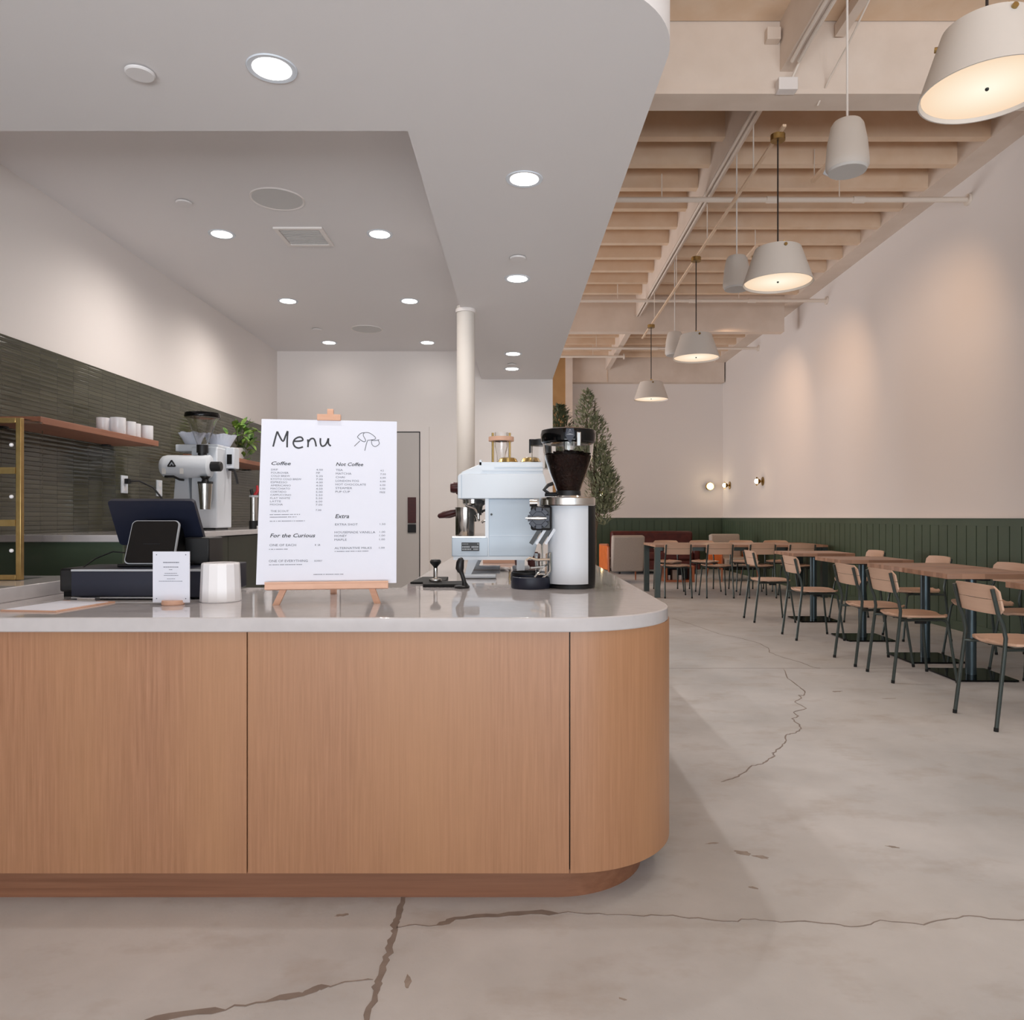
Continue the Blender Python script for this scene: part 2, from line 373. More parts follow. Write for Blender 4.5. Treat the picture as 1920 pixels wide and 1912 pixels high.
M_stain = mat('floor_stain', '8f857e', .6, noise=(30, 'a39992'))
for x, y, a, b, rz in ((.79, 2.67, .035, .018, -.5), (.84, 2.64, .03, .014, -.4), (1.35, 2.718, .026, .009, -.4), (-.547, 2.252, .022, .009, .3), (-.297, 1.931, .012, .03, .1), (.747, 2.42, .018, .007, -.5),
                       (2.17, 5.15, .04, .016, .2), (2.43, 4.95, .05, .008, .1), (-.34, 1.70, .02, .03, 0), (.70, 2.75, .03, .006, .2), (.25, 1.86, .012, .004, -.5)):
    pts = []
    for k in range(14):
        q = 2*PI*k/14; f = rnd.uniform(.6, 1.15); u_, v_ = a*f*math.cos(q), b*f*math.sin(q)
        pts.append((x + u_*math.cos(rz) - v_*math.sin(rz), y + u_*math.sin(rz) + v_*math.cos(rz)))
    struct('stain', MB().prism(pts, 'xy', -.002, .0008), M_stain, parent=floor)

XL, XR, YF = -2.63, 4.65, 17.36
struct('wall_left', MB().box(XL-.2, XL, -3.7, 8.2, 0, 5.2), M_wall)
struct('wall_right', MB().box(XR, XR+.2, -3.7, YF+.2, 0, 5.2), M_wall)
struct('wall_far', MB().box(-6, XR, YF, YF+.2, 0, 5.2), M_wall)
struct('wall_kitchen', MB().box(XL, .322, 8.0, 8.2, 0, 5.1), M_wall)
struct('wall_side', MB().box(-6.2, -6, 8.2, YF+.2, 0, 5.2), M_wall)
# assumed storefront, unseen behind the camera: piers, sill and header around three windows
sf = MB().box(XL-.2, -.3, -3.7, -3.5, 3.15, 5.2).box(-.3, XR+.2, -3.7, -3.5, 4.15, 5.2).box(XL-.2, XR+.2, -3.7, -3.5, 0, .12)
for x0, x1 in ((XL-.2, -2.52), (-.38, -.22), (2.22, 2.38), (4.52, XR+.2)): sf.box(x0, x1, -3.7, -3.5, .12, 4.15)
struct('wall_front', sf, M_wall)
# lower ceiling over the counter, with its rounded corner, and the raised ceiling behind
low = [(XL, 2.05), (.117, 2.05)] + arc(.117, 2.40, .35, -90, 0, 16)[1:] + [(.319, 8.0), (-.44, 8.0), (-.44, 2.86), (XL, 2.86)]
struct('ceiling_low', MB().prism(low, 'xy', 2.68, 3.9), M_soffit)
struct('ceiling_raised', MB().box(XL, -.44, 2.86, 8.0, 2.98, 3.9), M_soffit)
struct('ceiling', MB().box(-6.2, XR+.2, -3.7, YF+.2, 5.12, 5.3), M_deck)
struct('ceiling_front', MB().box(XL, XR, -3.5, 5.52, 4.87, 5.0), M_joist)

# green tile backsplash, green bead-board wainscot with rails
struct('trim_backsplash', MB().box(XL-.01, XL+.012, -1, 7.99, 1.115, 2.123), M_tile)
wr = MB()
y = -3.45
while y < YF-.05:
    y2 = min(y+.173, YF-.02); wr.box(XR-.018, XR, y+.007, y2-.005, .10, 1.115); y = y2
wr.box(XR-.008, XR, -3.5, YF, 0, 1.2)
wr.box(XR-.022, XR, -3.5, YF, 1.115, 1.192).box(XR-.026, XR, -3.5, YF, 0, .10)
struct('trim_right', wr, M_green)
wf = MB(); x = -3.0
while x < XR-.05:
    x2 = min(x+.173, XR-.02); wf.box(x+.007, x2-.005, YF-.018, YF, .10, 1.115); x = x2
wf.box(-6, XR, YF-.008, YF, 0, 1.2).box(-6, XR-.02, YF-.022, YF, 1.115, 1.192).box(-6, XR-.02, YF-.026, YF, 0, .10)
struct('trim_far', wf, M_green)
struct('trim_cap_right', MB().box(XR-.04, XR, -3.5, YF, 1.192, 1.208), M_wall)
struct('trim_cap_far', MB().box(-6, XR-.04, YF-.04, YF, 1.192, 1.208), M_wall)
struct('baseboard_kitchen', MB().box(-1.07, .32, 7.985, 8.0, 0, .10), M_wall)

# grey door in the kitchen wall: casing, leaf, hinge line, dark plates, round dark window
d = struct('door_1', MB().box(-1.94, -1.105, 7.965, 8.0, .01, 2.105), M_door)
struct('door_gap', MB().box(-1.955, -1.094, 7.985, 8.0, .0, 2.118), M_black, parent=d)
struct('casing', MB().box(-1.094, -1.0, 7.975, 8.0, 0, 2.17).box(-2.05, -1.955, 7.975, 8.0, 0, 2.17).box(-1.955, -1.094, 7.975, 8.0, 2.118, 2.17), M_wall, parent=d)
struct('door_plate', MB().box(-1.225, -1.137, 7.95, 7.966, 1.142, 1.415), M_brown, bev=.002, parent=d)
struct('door_plate', MB().box(-1.225, -1.137, 7.95, 7.966, 1.04, 1.127), M_black, bev=.002, parent=d)
struct('round_window', MB().lathe([(.0, .0), (.155, .0), (.155, .02), (.13, .026), (0, .026)], (-1.525, 7.966, 1.645), 32, Matrix.Rotation(PI/2, 4, 'X')), M_glossb, parent=d)

# round column on the counter leg
t = thing('column', 'cream round column rising behind the espresso machine to the ceiling', 'column', (-.405, 5.32, .895))
obj('shaft', MB().cyl((-.405, 5.32, .895), (-.405, 5.32, 2.70), .064, n=40), M_shade, t)
obj('collar', MB().cyl((-.405, 5.32, 2.655), (-.405, 5.32, 2.679), .072, n=40), M_wall, t)

# ------------------------------------------------------------------ roof structure of the dining hall
struct('cross_beam', MB().box(.2, XR, 5.53, 5.70, 4.36, 5.1).box(.2, XR, 5.50, 5.73, 4.32, 4.36), M_beam)
struct('cross_beam', MB().box(.2, 4.38, 12.5, 12.68, 4.31, 5.1), M_beam)
struct('cross_beam', MB().box(-6, 4.62, 17.1, 17.36, 4.30, 5.1), M_beam)
struct('beam_seam', MB().box(1.93, 1.945, 17.09, 17.1, 4.30, 5.1), M_joist)
struct('purlin', MB().box(1.895, 1.995, 5.70, 12.5, 4.58, 5.12), M_beam)
struct('purlin', MB().box(1.905, 2.0, 2.2, 5.53, 4.50, 4.87), M_beam)
struct('purlin', MB().box(1.895, 1.995, 12.68, 17.1, 4.58, 5.12), M_beam)
struct('ledger', MB().box(4.38, XR, 5.70, 17.1, 4.75, 5.12), M_beam)
jy = [5.95 + .54*k for k in range(13) if 5.8 < 5.95+.54*k < 12.4] + [12.95 + .6*k for k in range(7)]
for y in jy:
    struct('joist', MB().box(.1, 1.895, y-.045, y+.045, 4.76, 5.12), M_joist)
    struct('joist', MB().box(1.995, 4.38, y-.045, y+.045, 4.76, 5.12), M_joist)
# tan panelled return and post at the left end of the far wall
struct('trim_post', MB().box(.97, 1.13, 16.9, 17.1, 0, 5.1), M_beam)
struct('trim_panel', MB().box(.2, .97, 16.95, 17.08, 0, 5.1), M_tan)

def pipe(pts, r, m, name='pipe', **k): return obj(name, MB().tube(pts, r, 12), m, **k)
def sprinkler(y, z, x0, x1, label):
    t = thing('sprinkler_pipe', label, 'pipe', (x0, y, z))
    obj('pipe_run', MB().tube([(x0, y, z), (x1, y, z)], .027, 12), M_pipe, t)
    for i in range(2):
        xx = 2.6 + .9*i
        if xx < x1-.3:
            obj('coupling', MB().cyl((xx-.06, y, z), (xx+.06, y, z), .036, n=14), M_pipe, t)
    obj('flange', MB().cyl((x1-.025, y, z), (x1, y, z), .06, n=18), M_pipe, t)
    for xx in (1.45, 3.3):
        obj('hanger_rod', MB().tube([(xx, y, z), (xx, y, 4.78)], .006, 6), M_pipe, t)
    return t
sprinkler(7.78, 4.51, .2, XR, 'long white sprinkler pipe crossing in front of the nearest hanging speaker')
sprinkler(11.4, 4.51, .2, XR, 'white sprinkler pipe crossing just before the second roof beam')
sprinkler(14.7, 4.53, .2, XR, 'white sprinkler pipe beyond the second roof beam, upper of two')
sprinkler(15.4, 4.52, .2, 2.1, 'short white sprinkler pipe beyond the second roof beam, lower of two')

# conduits along the purlin and the strut that carries the pendants
t = thing('conduit', 'pair of thin cream conduits running along the underside of the long purlin', 'conduit', (1.97, 5.7, 4.56))
for dx in (0, .045): obj('tube', MB().tube([(1.908+dx, 5.74, 4.565), (1.908+dx, 12.49, 4.565)], .013, 8), M_pipe, t)
t = thing('conduit', 'cream conduits climbing out of frame along the near purlin', 'conduit', (1.98, 2.4, 4.48))
for dx in (0, .05): obj('tube', MB().tube([(1.93+dx, 2.3, 4.485), (1.93+dx, 5.1, 4.485), (1.93+dx, 5.35, 4.47)], .014, 8), M_pipe, t)
t = thing('strut_channel', 'slim cream channel running down the hall above the pendant lamps', 'channel', (1.96, 5.74, 4.16))
obj('channel', MB().box(1.958, 1.985, 5.62, 12.3, 4.142, 4.16), M_joist, t)
for y in (6.4, 8.0, 9.6, 11.2): obj('hanger_rod', MB().tube([(1.978, y, 4.16), (1.978, y, 4.585)], .006, 6), M_pipe, t)
t = thing('junction_box', 'small cream junction box on the lower edge of the near roof beam', 'electrical box', (1.93, 5.47, 4.36))
obj('box_body', MB().box(1.86, 2.0, 5.42, 5.50, 4.31, 4.40), M_wall, t, bev=.004)
obj('cable', MB().tube([(1.96, 5.44, 4.39), (2.02, 5.36, 4.55), (2.05, 5.2, 4.75), (2.06, 5.0, 4.86)], .009, 8), M_pipe, t)
t = thing('junction_box', 'square cream box where the near purlin meets the roof beam', 'electrical box', (1.86, 5.5, 4.74))
obj('box_body', MB().box(1.79, 1.89, 5.46, 5.53, 4.70, 4.79), M_beam, t, bev=.003)
t = thing('cable', 'white cable looping down from the ceiling behind the nearest hanging speaker', 'cable', (2.6, 4.6, 4.8))
obj('wire', MB().tube([(2.26, 4.2, 4.86), (2.26, 4.6, 4.65), (2.27, 5.2, 4.5), (2.25, 5.47, 4.42), (2.22, 5.62, 4.30)], .007, 8), M_pipe, t)
t = thing('brace', 'cream strut cut square, hanging beside the near purlin', 'strut', (2.33, 4.5, 4.7))
obj('bar', MB().box(2.30, 2.37, 2.4, 5.5, 4.74, 4.83), M_beam, t)
t = thing('ceiling_conduit', 'curved white conduit at the top edge above the nearest pendant lamp', 'conduit', (3.0, 4.6, 4.8))
obj('tube', MB().tube([(2.4, 4.75, 4.84), (2.7, 4.75, 4.80), (3.0, 4.75, 4.78), (3.4, 4.75, 4.79), (4.6, 4.75, 4.79)], .022, 10), M_pipe, t)

# ------------------------------------------------------------------ ceiling fixtures
def downlight(x, y, z, label, r=.062, beam=165, power=None):
    t = thing('downlight', label, 'ceiling light', (x, y, z))
    obj('trim_ring', MB().lathe([(r, -.002), (r*1.28, -.004), (r*1.32, .0), (r, .0)], (x, y, z), 36, closed=True), M_white, t)
    obj('lens', MB().cyl((x, y, z-.003), (x, y, z+.0), r, n=36), M_lampw, t)
    light('downlight_beam', 'SPOT', (0, 0, -.02), power or DOWN_W, (1, .93, .87), spot=math.radians(beam), blend=1, radius=.03, parent=t)
Z1, Z2 = 2.679, 2.979
for x, y, l in ((-.826, 2.46, 'large lit round downlight in the low ceiling above the menu'),
                (.007, 3.263, 'lit downlight in the low ceiling, nearest of the row above the coffee machine'),
                (-.033, 4.625, 'lit downlight in the low ceiling, second of its row, beside a sprinkler disc'),
                (-.087, 6.75, 'lit downlight in the low ceiling, third of its row, right of the column'),
                (-.106, 7.43, 'lit downlight in the low ceiling, last of its row, nearest the far wall')): downlight(x, y, Z1, l, power=22 if y < 6 else (15 if y < 7 else 9))
for x, y, l in ((-1.89, 4.69, 'lit downlight in the raised ceiling, left of the square vent'), (-.898, 4.69, 'lit downlight in the raised ceiling, right of the square vent'),
                (-1.93, 6.14, 'lit downlight in the raised ceiling, middle row on the left'), (-.93, 6.14, 'lit downlight in the raised ceiling, middle row on the right'),
                (-1.97, 7.6, 'lit downlight in the raised ceiling, farthest row on the left'), (-.97, 7.6, 'lit downlight in the raised ceiling, farthest row near the column')): downlight(x, y, Z2, l, beam=168, power=48 if y < 7 else 3)
def cap(x, y, z, r, label):
    t = thing('fire_sprinkler', label, 'sprinkler', (x, y, z), 'concealed fire sprinklers')
    obj('disc', MB().lathe([(0, -.012), (r*.9, -.012), (r, -.008), (r, -.004), (0, -.004)], (x, y, z), 32), M_soffit, t)
    obj('stem', MB().cyl((x, y, z-.006), (x, y, z+.002), r*.6, n=20), M_vent, t)
cap(-1.27, 2.478, Z1, .047, 'flat white sprinkler disc left of the large downlight')
cap(-.027, 4.246, Z1, .047, 'flat white sprinkler disc in the low ceiling, just nearer than a downlight')
cap(-.104, 7.2, Z1, .045, 'flat white sprinkler disc between the two farthest downlights of the low ceiling')
cap(-1.91, 4.21, Z2, .045, 'flat white sprinkler disc in the raised ceiling, left of the round speaker grille')
cap(-1.94, 7.05, Z2, .045, 'flat white sprinkler disc near the far end of the raised ceiling')
for x, y, l in ((-1.37, 4.17, 'round flush speaker grille in the raised ceiling near the square vent'), (-1.47, 7.05, 'round flush speaker grille at the far end of the raised ceiling')):
    t = thing('ceiling_speaker', l, 'speaker', (x, y, Z2))
    obj('rim', MB().lathe([(.135, -.002), (.147, -.006), (.15, 0), (.135, 0)], (x, y, Z2), 40, closed=True), M_wall, t)
    obj('grille', MB().cyl((x, y, Z2-.004), (x, y, Z2), .136, n=40), M_vent, t)
t = thing('ceiling_vent', 'square air vent with grey louvres in the raised ceiling', 'vent', (-1.38, 4.72, Z2))
vb = MB(); vx, vy, h = -1.38, 4.72, .15
for a, b, c, e in ((-h, h, -h, -h+.025), (-h, h, h-.025, h), (-h, -h+.025, -h+.025, h-.025), (h-.025, h, -h+.025, h-.025)): vb.box(vx+a, vx+b, vy+c, vy+e, Z2-.012, Z2)
obj('frame', vb, M_wall, t)
lv = MB()
for i in range(9): lv.box(vx-.12, vx+.12, vy-.115+i*.028, vy-.097+i*.028, Z2-.008, Z2-.003)
obj('louvres', lv, M_vent, t)
obj('backing', MB().box(vx-.125, vx+.125, vy-.125, vy+.125, Z2-.002, Z2), M_door, t)

def pendant(y, label, x=1.965, z=3.0):
    t = thing('pendant_lamp', label, 'pendant lamp', (x, y, z), 'conical pendant lamps down the hall')
    R, r, h = .262, .172, .265
    obj('shade', MB().lathe([(R, 0), (r, h), (r-.02, h+.006), (.03, h+.006), (.03, h), (r-.022, h-.002), (R-.006, 0)], (x, y, z), 56, closed=True), M_shade, t)
    obj('diffuser', MB().lathe([(.0, .016), (R-.014, .016), (R-.014, .022), (0, .022)], (x, y, z), 48), M_diff, t)
    obj('finial', MB().ball((x, y, z+.012), .008), M_black, t)
    light('pendant_beam', 'SPOT', (0, 0, -.02), PEND_W, (1, .89, .76), spot=math.radians(150), blend=1, radius=.08, parent=t)
    fr = MB().cyl((x, y, z+h), (x, y, z+h+.03), .03, .018).cyl((x, y, z+h+.03), (x, y, z+h+.05), .012)
    for k in range(3):
        a = k*2*PI/3+.5; fr.tube([(x, y, z+h+.02), (x+.15*math.cos(a), y+.15*math.sin(a), z+h+.012)], .005, 6)
    obj('brass_bracket', fr, M_gold, t)
    for k in range(3):
        a = k*2*PI/3+.5; obj('thumb_screw', MB().cyl((x+.168*math.cos(a), y+.168*math.sin(a), z+h-.03), (x+.195*math.cos(a), y+.195*math.sin(a), z+h-.026), .012, n=10), M_brass, t)
    obj('cord', MB().tube([(x, y, z+h+.04), (x, y, 4.11)], .006, 8), M_cord, t)
    obj('canopy', MB().cyl((x, y, 4.10), (x, y, 4.145), .055, n=24), M_brass, t)
pendant(3.16, 'largest and nearest conical pendant lamp, cut by the right edge of the picture')
pendant(5.75, 'second conical pendant lamp from the front, over the dining tables')
pendant(8.46, 'third conical pendant lamp from the front')
pendant(11.42, 'smallest conical pendant lamp, farthest down the hall')
obj('stub', MB().box(1.94, 1.99, 3.1, 3.22, 4.145, 4.47), M_joist, bpy.data.objects['pendant_lamp'])

def hang_speaker(y, label, x=2.03, z=3.36):
    t = thing('hanging_speaker', label, 'speaker', (x, y, z), 'hanging speakers')
    obj('housing', MB().lathe([(0, .015), (.118, .015), (.128, .03), (.128, .06), (.118, .18), (.098, .285), (.082, .31), (.06, .316), (0, .316)], (x, y, z), 40), M_shade, t)
    obj('grille', MB().lathe([(0, 0), (.112, 0), (.118, .012), (.118, .016), (0, .016)], (x, y, z), 40), M_vent, t)
    obj('cord', MB().tube([(x, y, z+.316), (x, y, 4.86 if y < 5.5 else 5.1)], .007, 8), M_wcord, t)
hang_speaker(4.67, 'nearest hanging white speaker, beside the nearest pendant lamp')
hang_speaker(7.08, 'middle hanging white speaker, left of the second pendant lamp')
hang_speaker(9.97, 'farthest hanging white speaker, behind the third pendant lamp')

# track spotlights that wash the right wall
for y, l in ((7.1, 'small white spotlight on its rail beside the nearest hanging speaker'), (9.8, 'small white spotlight on its rail beside the second pendant lamp')):
    x, z = 2.94, 4.42; t = thing('spotlight', l, 'spotlight', (x, y, z))
    obj('rail', MB().box(x-.03, x+.01, y-.45, y+.45, z+.16, z+.19), M_joist, t)
    for q in (-.4, .4): obj('hanger_rod', MB().tube([(x-.01, y+q, z+.18), (x-.01, y+q, 4.9 if q else 5)], .006, 6), M_pipe, t)
    obj('arm', MB().tube([(x, y, z+.16), (x, y, z+.06)], .01, 8), M_white, t)
    a = Vector((.85, -.25, -.55)).normalized(); p = Vector((x, y, z+.05))
    obj('barrel', MB().cyl(p-a*.07, p+a*.07, .036, n=20), M_white, t)
    obj('lens', MB().cyl(p+a*.068, p+a*.074, .028, n=20), M_spotlens, t)
for y in (7.1, 9.8, 12.0):  # farthest beam is added light, with no fitting of its own
    aim = Vector((4.62, y+1.6, 2.4)) - Vector((3.05, y, 4.38))
    light('wall_wash_beam', 'SPOT', (3.05, y, 4.38), TRACK_W, (1, .66, .42), aim.to_track_quat('-Z', 'Y').to_euler(), spot=math.radians(85), blend=1, radius=.04)

def sconce(x, y, z, face, label):
    t = thing('wall_sconce', label, 'wall lamp', (x, y, z), 'brass sconces on the white wall')
    M = Matrix.Rotation(-PI/2 if face == 'x' else PI/2, 4, 'Y' if face == 'x' else 'X')
    obj('backplate', MB().lathe([(0, 0), (.085, 0), (.085, .012), (.02, .03), (.02, .06), (0, .06)], (x, y, z), 28, M), M_brass, t)
    obj('cup', MB().lathe([(.02, .05), (.03, .055), (.085, .12), (.08, .12), (.028, .065), (.02, .065)], (x, y, z), 28, M, closed=True), M_gold, t)
    c = Vector((x, y, z)) + (M @ Vector((0, 0, .115))); obj('bulb', MB().ball(c, .05), M_bulb, t)
    c2 = M @ Vector((0, 0, .2)); light('sconce_glow', 'POINT', c2, SCONCE_W, (1, .78, .5), radius=.05, parent=t)
sconce(4.33, YF, 1.92, 'y', 'round brass sconce facing forward on the far wall')
sconce(XR, 16.75, 1.92, 'x', 'brass sconce on the right wall nearest the far corner')
sconce(XR, 14.45, 1.90, 'x', 'brass sconce on the right wall, nearer of the two')
sconce(1.80, YF, 1.72, 'y', 'brass sconce glowing through the olive tree branches')
# ------------------------------------------------------------------ front counter (L-shaped): oak body, quartz worktop
CT = .895
t = thing('service_counter', 'long oak veneer service counter with a rounded end', 'counter', (-1.0, 2.75, 0))
b0, b1 = .104, .85
obj('front_panel', MB().box(XL+.002, -.8505, 2.30, 2.33, b0, b1), M_oak, t)
obj('front_panel', MB().box(-.8465, .143, 2.30, 2.33, b0, b1), M_oak, t)
outer = arc(.147, 2.67, .37, -90, 0, 24) + [(.50, 3.8), (.47, 6.0)]; inner = [(.44, 6.0), (.47, 3.8)] + arc(.147, 2.67, .34, 0, -90, 24)
obj('end_panel', MB().prism(outer + inner, 'xy', b0, b1), M_oak, t)
gap = [(XL+.002, 2.31), (.147, 2.31)] + arc(.147, 2.67, .36, -90, 0, 20)[1:] + [(.46, 6), (-.50, 6), (-.50, 3.22), (XL+.002, 3.22)]
obj('carcass', MB().prism([(u, v+.012) if v < 2.4 else (u*.98 if u > 0 else u, v-.01) for u, v in gap], 'xy', b0+.002, b1-.002), M_black, t)
toe = [(XL+.002, 2.36), (.10, 2.36)] + arc(.10, 2.68, .32, -90, 0, 20)[1:] + [(.40, 5.95), (-.46, 5.95), (-.46, 3.18), (XL+.002, 3.18)]
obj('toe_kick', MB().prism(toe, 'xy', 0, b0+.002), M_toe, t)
top = [(XL+.014, 2.275), (.13, 2.275)] + arc(.13, 2.655, .38, -90, 0, 28)[1:] + [(.485, 4.2), (.455, 6.03), (-.545, 6.03), (-.53, 3.25), (XL+.014, 3.25)]
o = obj('countertop', MB().prism(top, 'xy', b1, CT), M_quartz, None, bev=.004, label='glossy white quartz worktop of the front counter', cat='countertop')
# raised white plinth under the pastry case
obj('plinth', MB().box(XL+.014, -1.85, 2.42, 3.24, CT, .948), M_quartz, None, bev=.003, label='raised white slab under the brass pastry case', cat='plinth')

# brass and glass pastry case
t = thing('display_case', 'brass framed glass pastry case cut by the left edge', 'display case', (-2.3, 3.0, .948))
x0, x1, y0, y1, z0, z1, w = -2.60, -2.01, 2.99, 3.14, .949, 1.60, .021
fr = MB()
for xx in (x0, x1-w):
    fr.box(xx, xx+w, y0, y0+w, z0, z1)
for zz in (z0, z1-w):
    fr.box(x0+w, x1-w, y0, y0+w, zz, zz+w)
obj('brass_frame', fr, M_brass, t, bev=.002)
for zz in (1.165, 1.375):
    obj('shelf_rail', MB().box(x0+w, x1-w, y0-.002, y0+w, zz, zz+.026), M_brass, t)
    obj('glass_shelf', MB().box(x0+w, x1-w, y0+w, y1-w, zz+.01, zz+.016), M_pane, t)
for a, b in ((z0+w, 1.165), (1.191, 1.375), (1.401, z1-w)):
    dd = obj('glass_door', MB().box(x0+w, x1-w, y0+.008, y0+.012, a, b), M_pane, t)
    obj('knob', MB().ball((x1-w-.012, y0-.006, (a+b)/2), .008), M_cera, dd)
for a, b, c in ((x1-.012, x1-.008, 'glass_side'), (x0+.008, x0+.012, 'glass_side')): obj(c, MB().box(a, b, y0+w, y1, z0, z1-.004), M_pane, t)
obj('glass_top', MB().box(x0+.008, x1-.008, y0+w, y1, z1-.004, z1), M_pane, t)

# ------------------------------------------------------------------ back counter along the tiled wall
BT = 1.115
t = thing('back_cabinet', 'dark green back cabinet with brass bar handles along the tiled wall', 'cabinet', (-2.28, 5.6, 0))
obj('carcass', MB().box(XL+.02, -1.96, 3.64, 7.9, .09, 1.08), M_cab, t)
obj('toe_kick', MB().box(XL+.02, -2.0, 3.70, 7.9, 0, .09), M_black, t)
obj('end_panel', MB().box(XL+.02, -1.94, 3.62, 3.64, .02, 1.08), M_green, t)
for i in range(6):
    a = 3.65 + .6385*i + .0; a = 3.645 + i*.638; b = a + .632
    dr = obj('door', MB().box(-1.96, -1.94, a, b, .10, 1.075), M_cab, t, bev=.002)
    hy = b-.04 if i % 2 == 1 else a+.04
    if i % 2 == 1: hy = a+.035
    else: hy = b-.035
    obj('handle', MB().tube([(-1.94, hy, .925), (-1.912, hy, .925), (-1.912, hy, 1.045), (-1.94, hy, 1.045)], .005, 8), M_brass, dr)
obj('back_countertop', MB().box(XL+.012, -1.92, 3.60, 7.95, 1.081, BT), M_quartz, None, bev=.003, label='white worktop of the back counter along the tiled wall', cat='countertop')

def wall_shelf(y0, y1, label):
    t = thing('wall_shelf', label, 'shelf', (XL, y0, 1.655))
    obj('board', MB().box(XL+.012, -2.33, y0, y1, 1.655, 1.689), M_shelf, t, bev=.002)
    for yy in (y0+.12, y1-.12): obj('bracket', MB().box(XL+.010, XL+.05, yy-.02, yy+.02, 1.645, 1.656), M_black, t)
wall_shelf(3.61, 4.78, 'long walnut shelf with white cups on the tiled wall')
wall_shelf(5.75, 7.2, 'farther walnut shelf with the trailing plant, beyond the white grinder')
cups = [(-2.45, 4.36, .036, .092, 'white cup at the left end of the shelf row, half hidden'), (-2.385, 4.40, .042, .098, 'widest white cup on the walnut shelf'),
        (-2.385, 4.525, .038, .09, 'middle white cup on the walnut shelf'), (-2.40, 4.62, .034, .09, 'fourth white cup from the left on the walnut shelf'), (-2.375, 4.72, .036, .09, 'white cup at the shelf end beside the bare tiles')]
for x, y, r, h, l in cups:
    o = obj('cup', MB().lathe([(0, 0), (r*.92, 0), (r, .006), (r, h), (r-.004, h), (r-.005, .008), (0, .008)], (x, y, 1.689), 28), M_cera, None, label=l, cat='cup', group='white cups on the walnut shelf')

# sockets on the tiles and the plugged-in cord
for y, z, l in ((4.90, 1.417, 'white wall socket with a black plug in it'), (5.37, 1.41, 'white wall socket half hidden behind the white grinder')):
    t = thing('wall_socket', l, 'socket', (XL+.012, y, z))
    obj('plate', MB().box(XL+.011, XL+.02, y-.04, y+.04, z-.058, z+.058), M_white, t, bev=.003)
    for dz in (-.026, .026): obj('outlet', MB().box(XL+.019, XL+.023, y-.018, y+.018, z+dz-.016, z+dz+.016), M_cera, t)
t = thing('power_cord', 'black power cord curving down from the wall socket behind the till', 'cord', (XL+.03, 4.9, 1.43))
obj('plug', MB().box(XL+.022, XL+.055, 4.885, 4.915, 1.42, 1.455), M_black, t, bev=.004)
obj('cable', MB().tube([(XL+.05, 4.90, 1.437), (XL+.10, 4.93, 1.44), (XL+.17, 4.97, 1.40), (XL+.22, 5.0, 1.32), (XL+.25, 5.02, 1.22), (XL+.27, 5.05, 1.125)], .006, 8), M_black, t)

# ------------------------------------------------------------------ tall white filter-coffee grinder on the back counter
gx, gy = -2.25, 5.35
t = thing('coffee_grinder', 'tall white shop grinder with clear funnel hopper on the back counter', 'coffee grinder', (gx, gy, BT))
obj('body', MB().box(-2.30, -2.12, 5.18, 5.44, BT+.012, 1.69), M_white, t, bev=.008)
obj('foot', MB().box(-2.28, -2.14, 5.2, 5.42, BT, BT+.014), M_black, t)
obj('rear_tower', MB().prism([(-2.45, BT+.0), (-2.30, BT+.0), (-2.33, 1.50), (-2.42, 1.50)], 'xz', 5.2, 5.34), M_white, t, bev=.006)
obj('shoulder_cover', MB().box(-2.42, -2.122, 5.2, 5.43, 1.66, 1.71), M_white, t, bev=.006)
mt = obj('motor_barrel', MB().lathe([(0, 0), (.06, 0), (.072, .012), (.078, .04), (.078, .325), (.06, .335), (0, .335)], (-2.473, 5.13, 1.55), 32, Matrix.Rotation(PI/2, 4, 'Y')), M_white, t)
emb = MB()
for a, b in (((-.026, -.018), (0, .022)), ((0, .022), (.026, -.018)), ((-.026, -.018), (.026, -.018))):
    emb.tube([(-2.375+a[0], 5.051, 1.565+a[1]), (-2.375+b[0], 5.051, 1.565+b[1])], .005, 6)
emb.ball((-2.375, 5.05, 1.555), .006)
obj('emblem', emb, M_black, mt)
for xx in (-2.43, -2.31): obj('clip', MB().box(xx-.012, xx+.012, 5.054, 5.06, 1.495, 1.535), M_vent, mt)
obj('support_band', MB().tube([(-2.43, 5.07, 1.478), (-2.37, 5.07, 1.478), (-2.33, 5.07, 1.458), (-2.30, 5.07, 1.455)], .008, 8), M_black, t)
obj('dial', MB().lathe([(0, 0), (.034, 0), (.034, .07), (.028, .076), (0, .076)], (-2.145, 5.13, 1.55), 24, Matrix.Rotation(PI/2, 4, 'Y')), M_black, t)
obj('dial_rim', MB().lathe([(0, 0), (.046, 0), (.03, .012), (0, .012)], (-2.15, 5.13, 1.55), 24, Matrix.Rotation(PI/2, 4, 'Y')), M_white, t)
hx, hy = -2.20, 5.13
obj('hopper_neck', MB().lathe([(0, 0), (.03, 0), (.03, .022), (.038, .022), (.038, .075), (0, .075)], (hx, hy, 1.622), 24), M_black, t)
obj('hopper', MB().lathe([(.034, 1.70), (.094, 1.865), (.11, 1.885), (.107, 1.885), (.091, 1.866), (.031, 1.70)], (hx, hy, 0), 32, closed=True), M_glass, t)
obj('hopper_lid', MB().lathe([(0, 1.89), (.114, 1.885), (.117, 1.895), (.112, 1.915), (.05, 1.918), (0, 1.918)], (hx, hy, 0), 32), M_glossb, t)
obj('bag_holder', MB().lathe([(0, 0), (.03, 0), (.02, .03), (.035, .05), (0, .05)], (-2.168, 5.10, 1.43), 20), M_black, t)
obj('bag_clip', MB().box(-2.213, -2.123, 5.08, 5.12, 1.43, 1.445), M_black, t)
obj('control_box', MB().box(-2.12, -2.06, 5.33, 5.43, 1.55, 1.70), M_white, t, bev=.005)
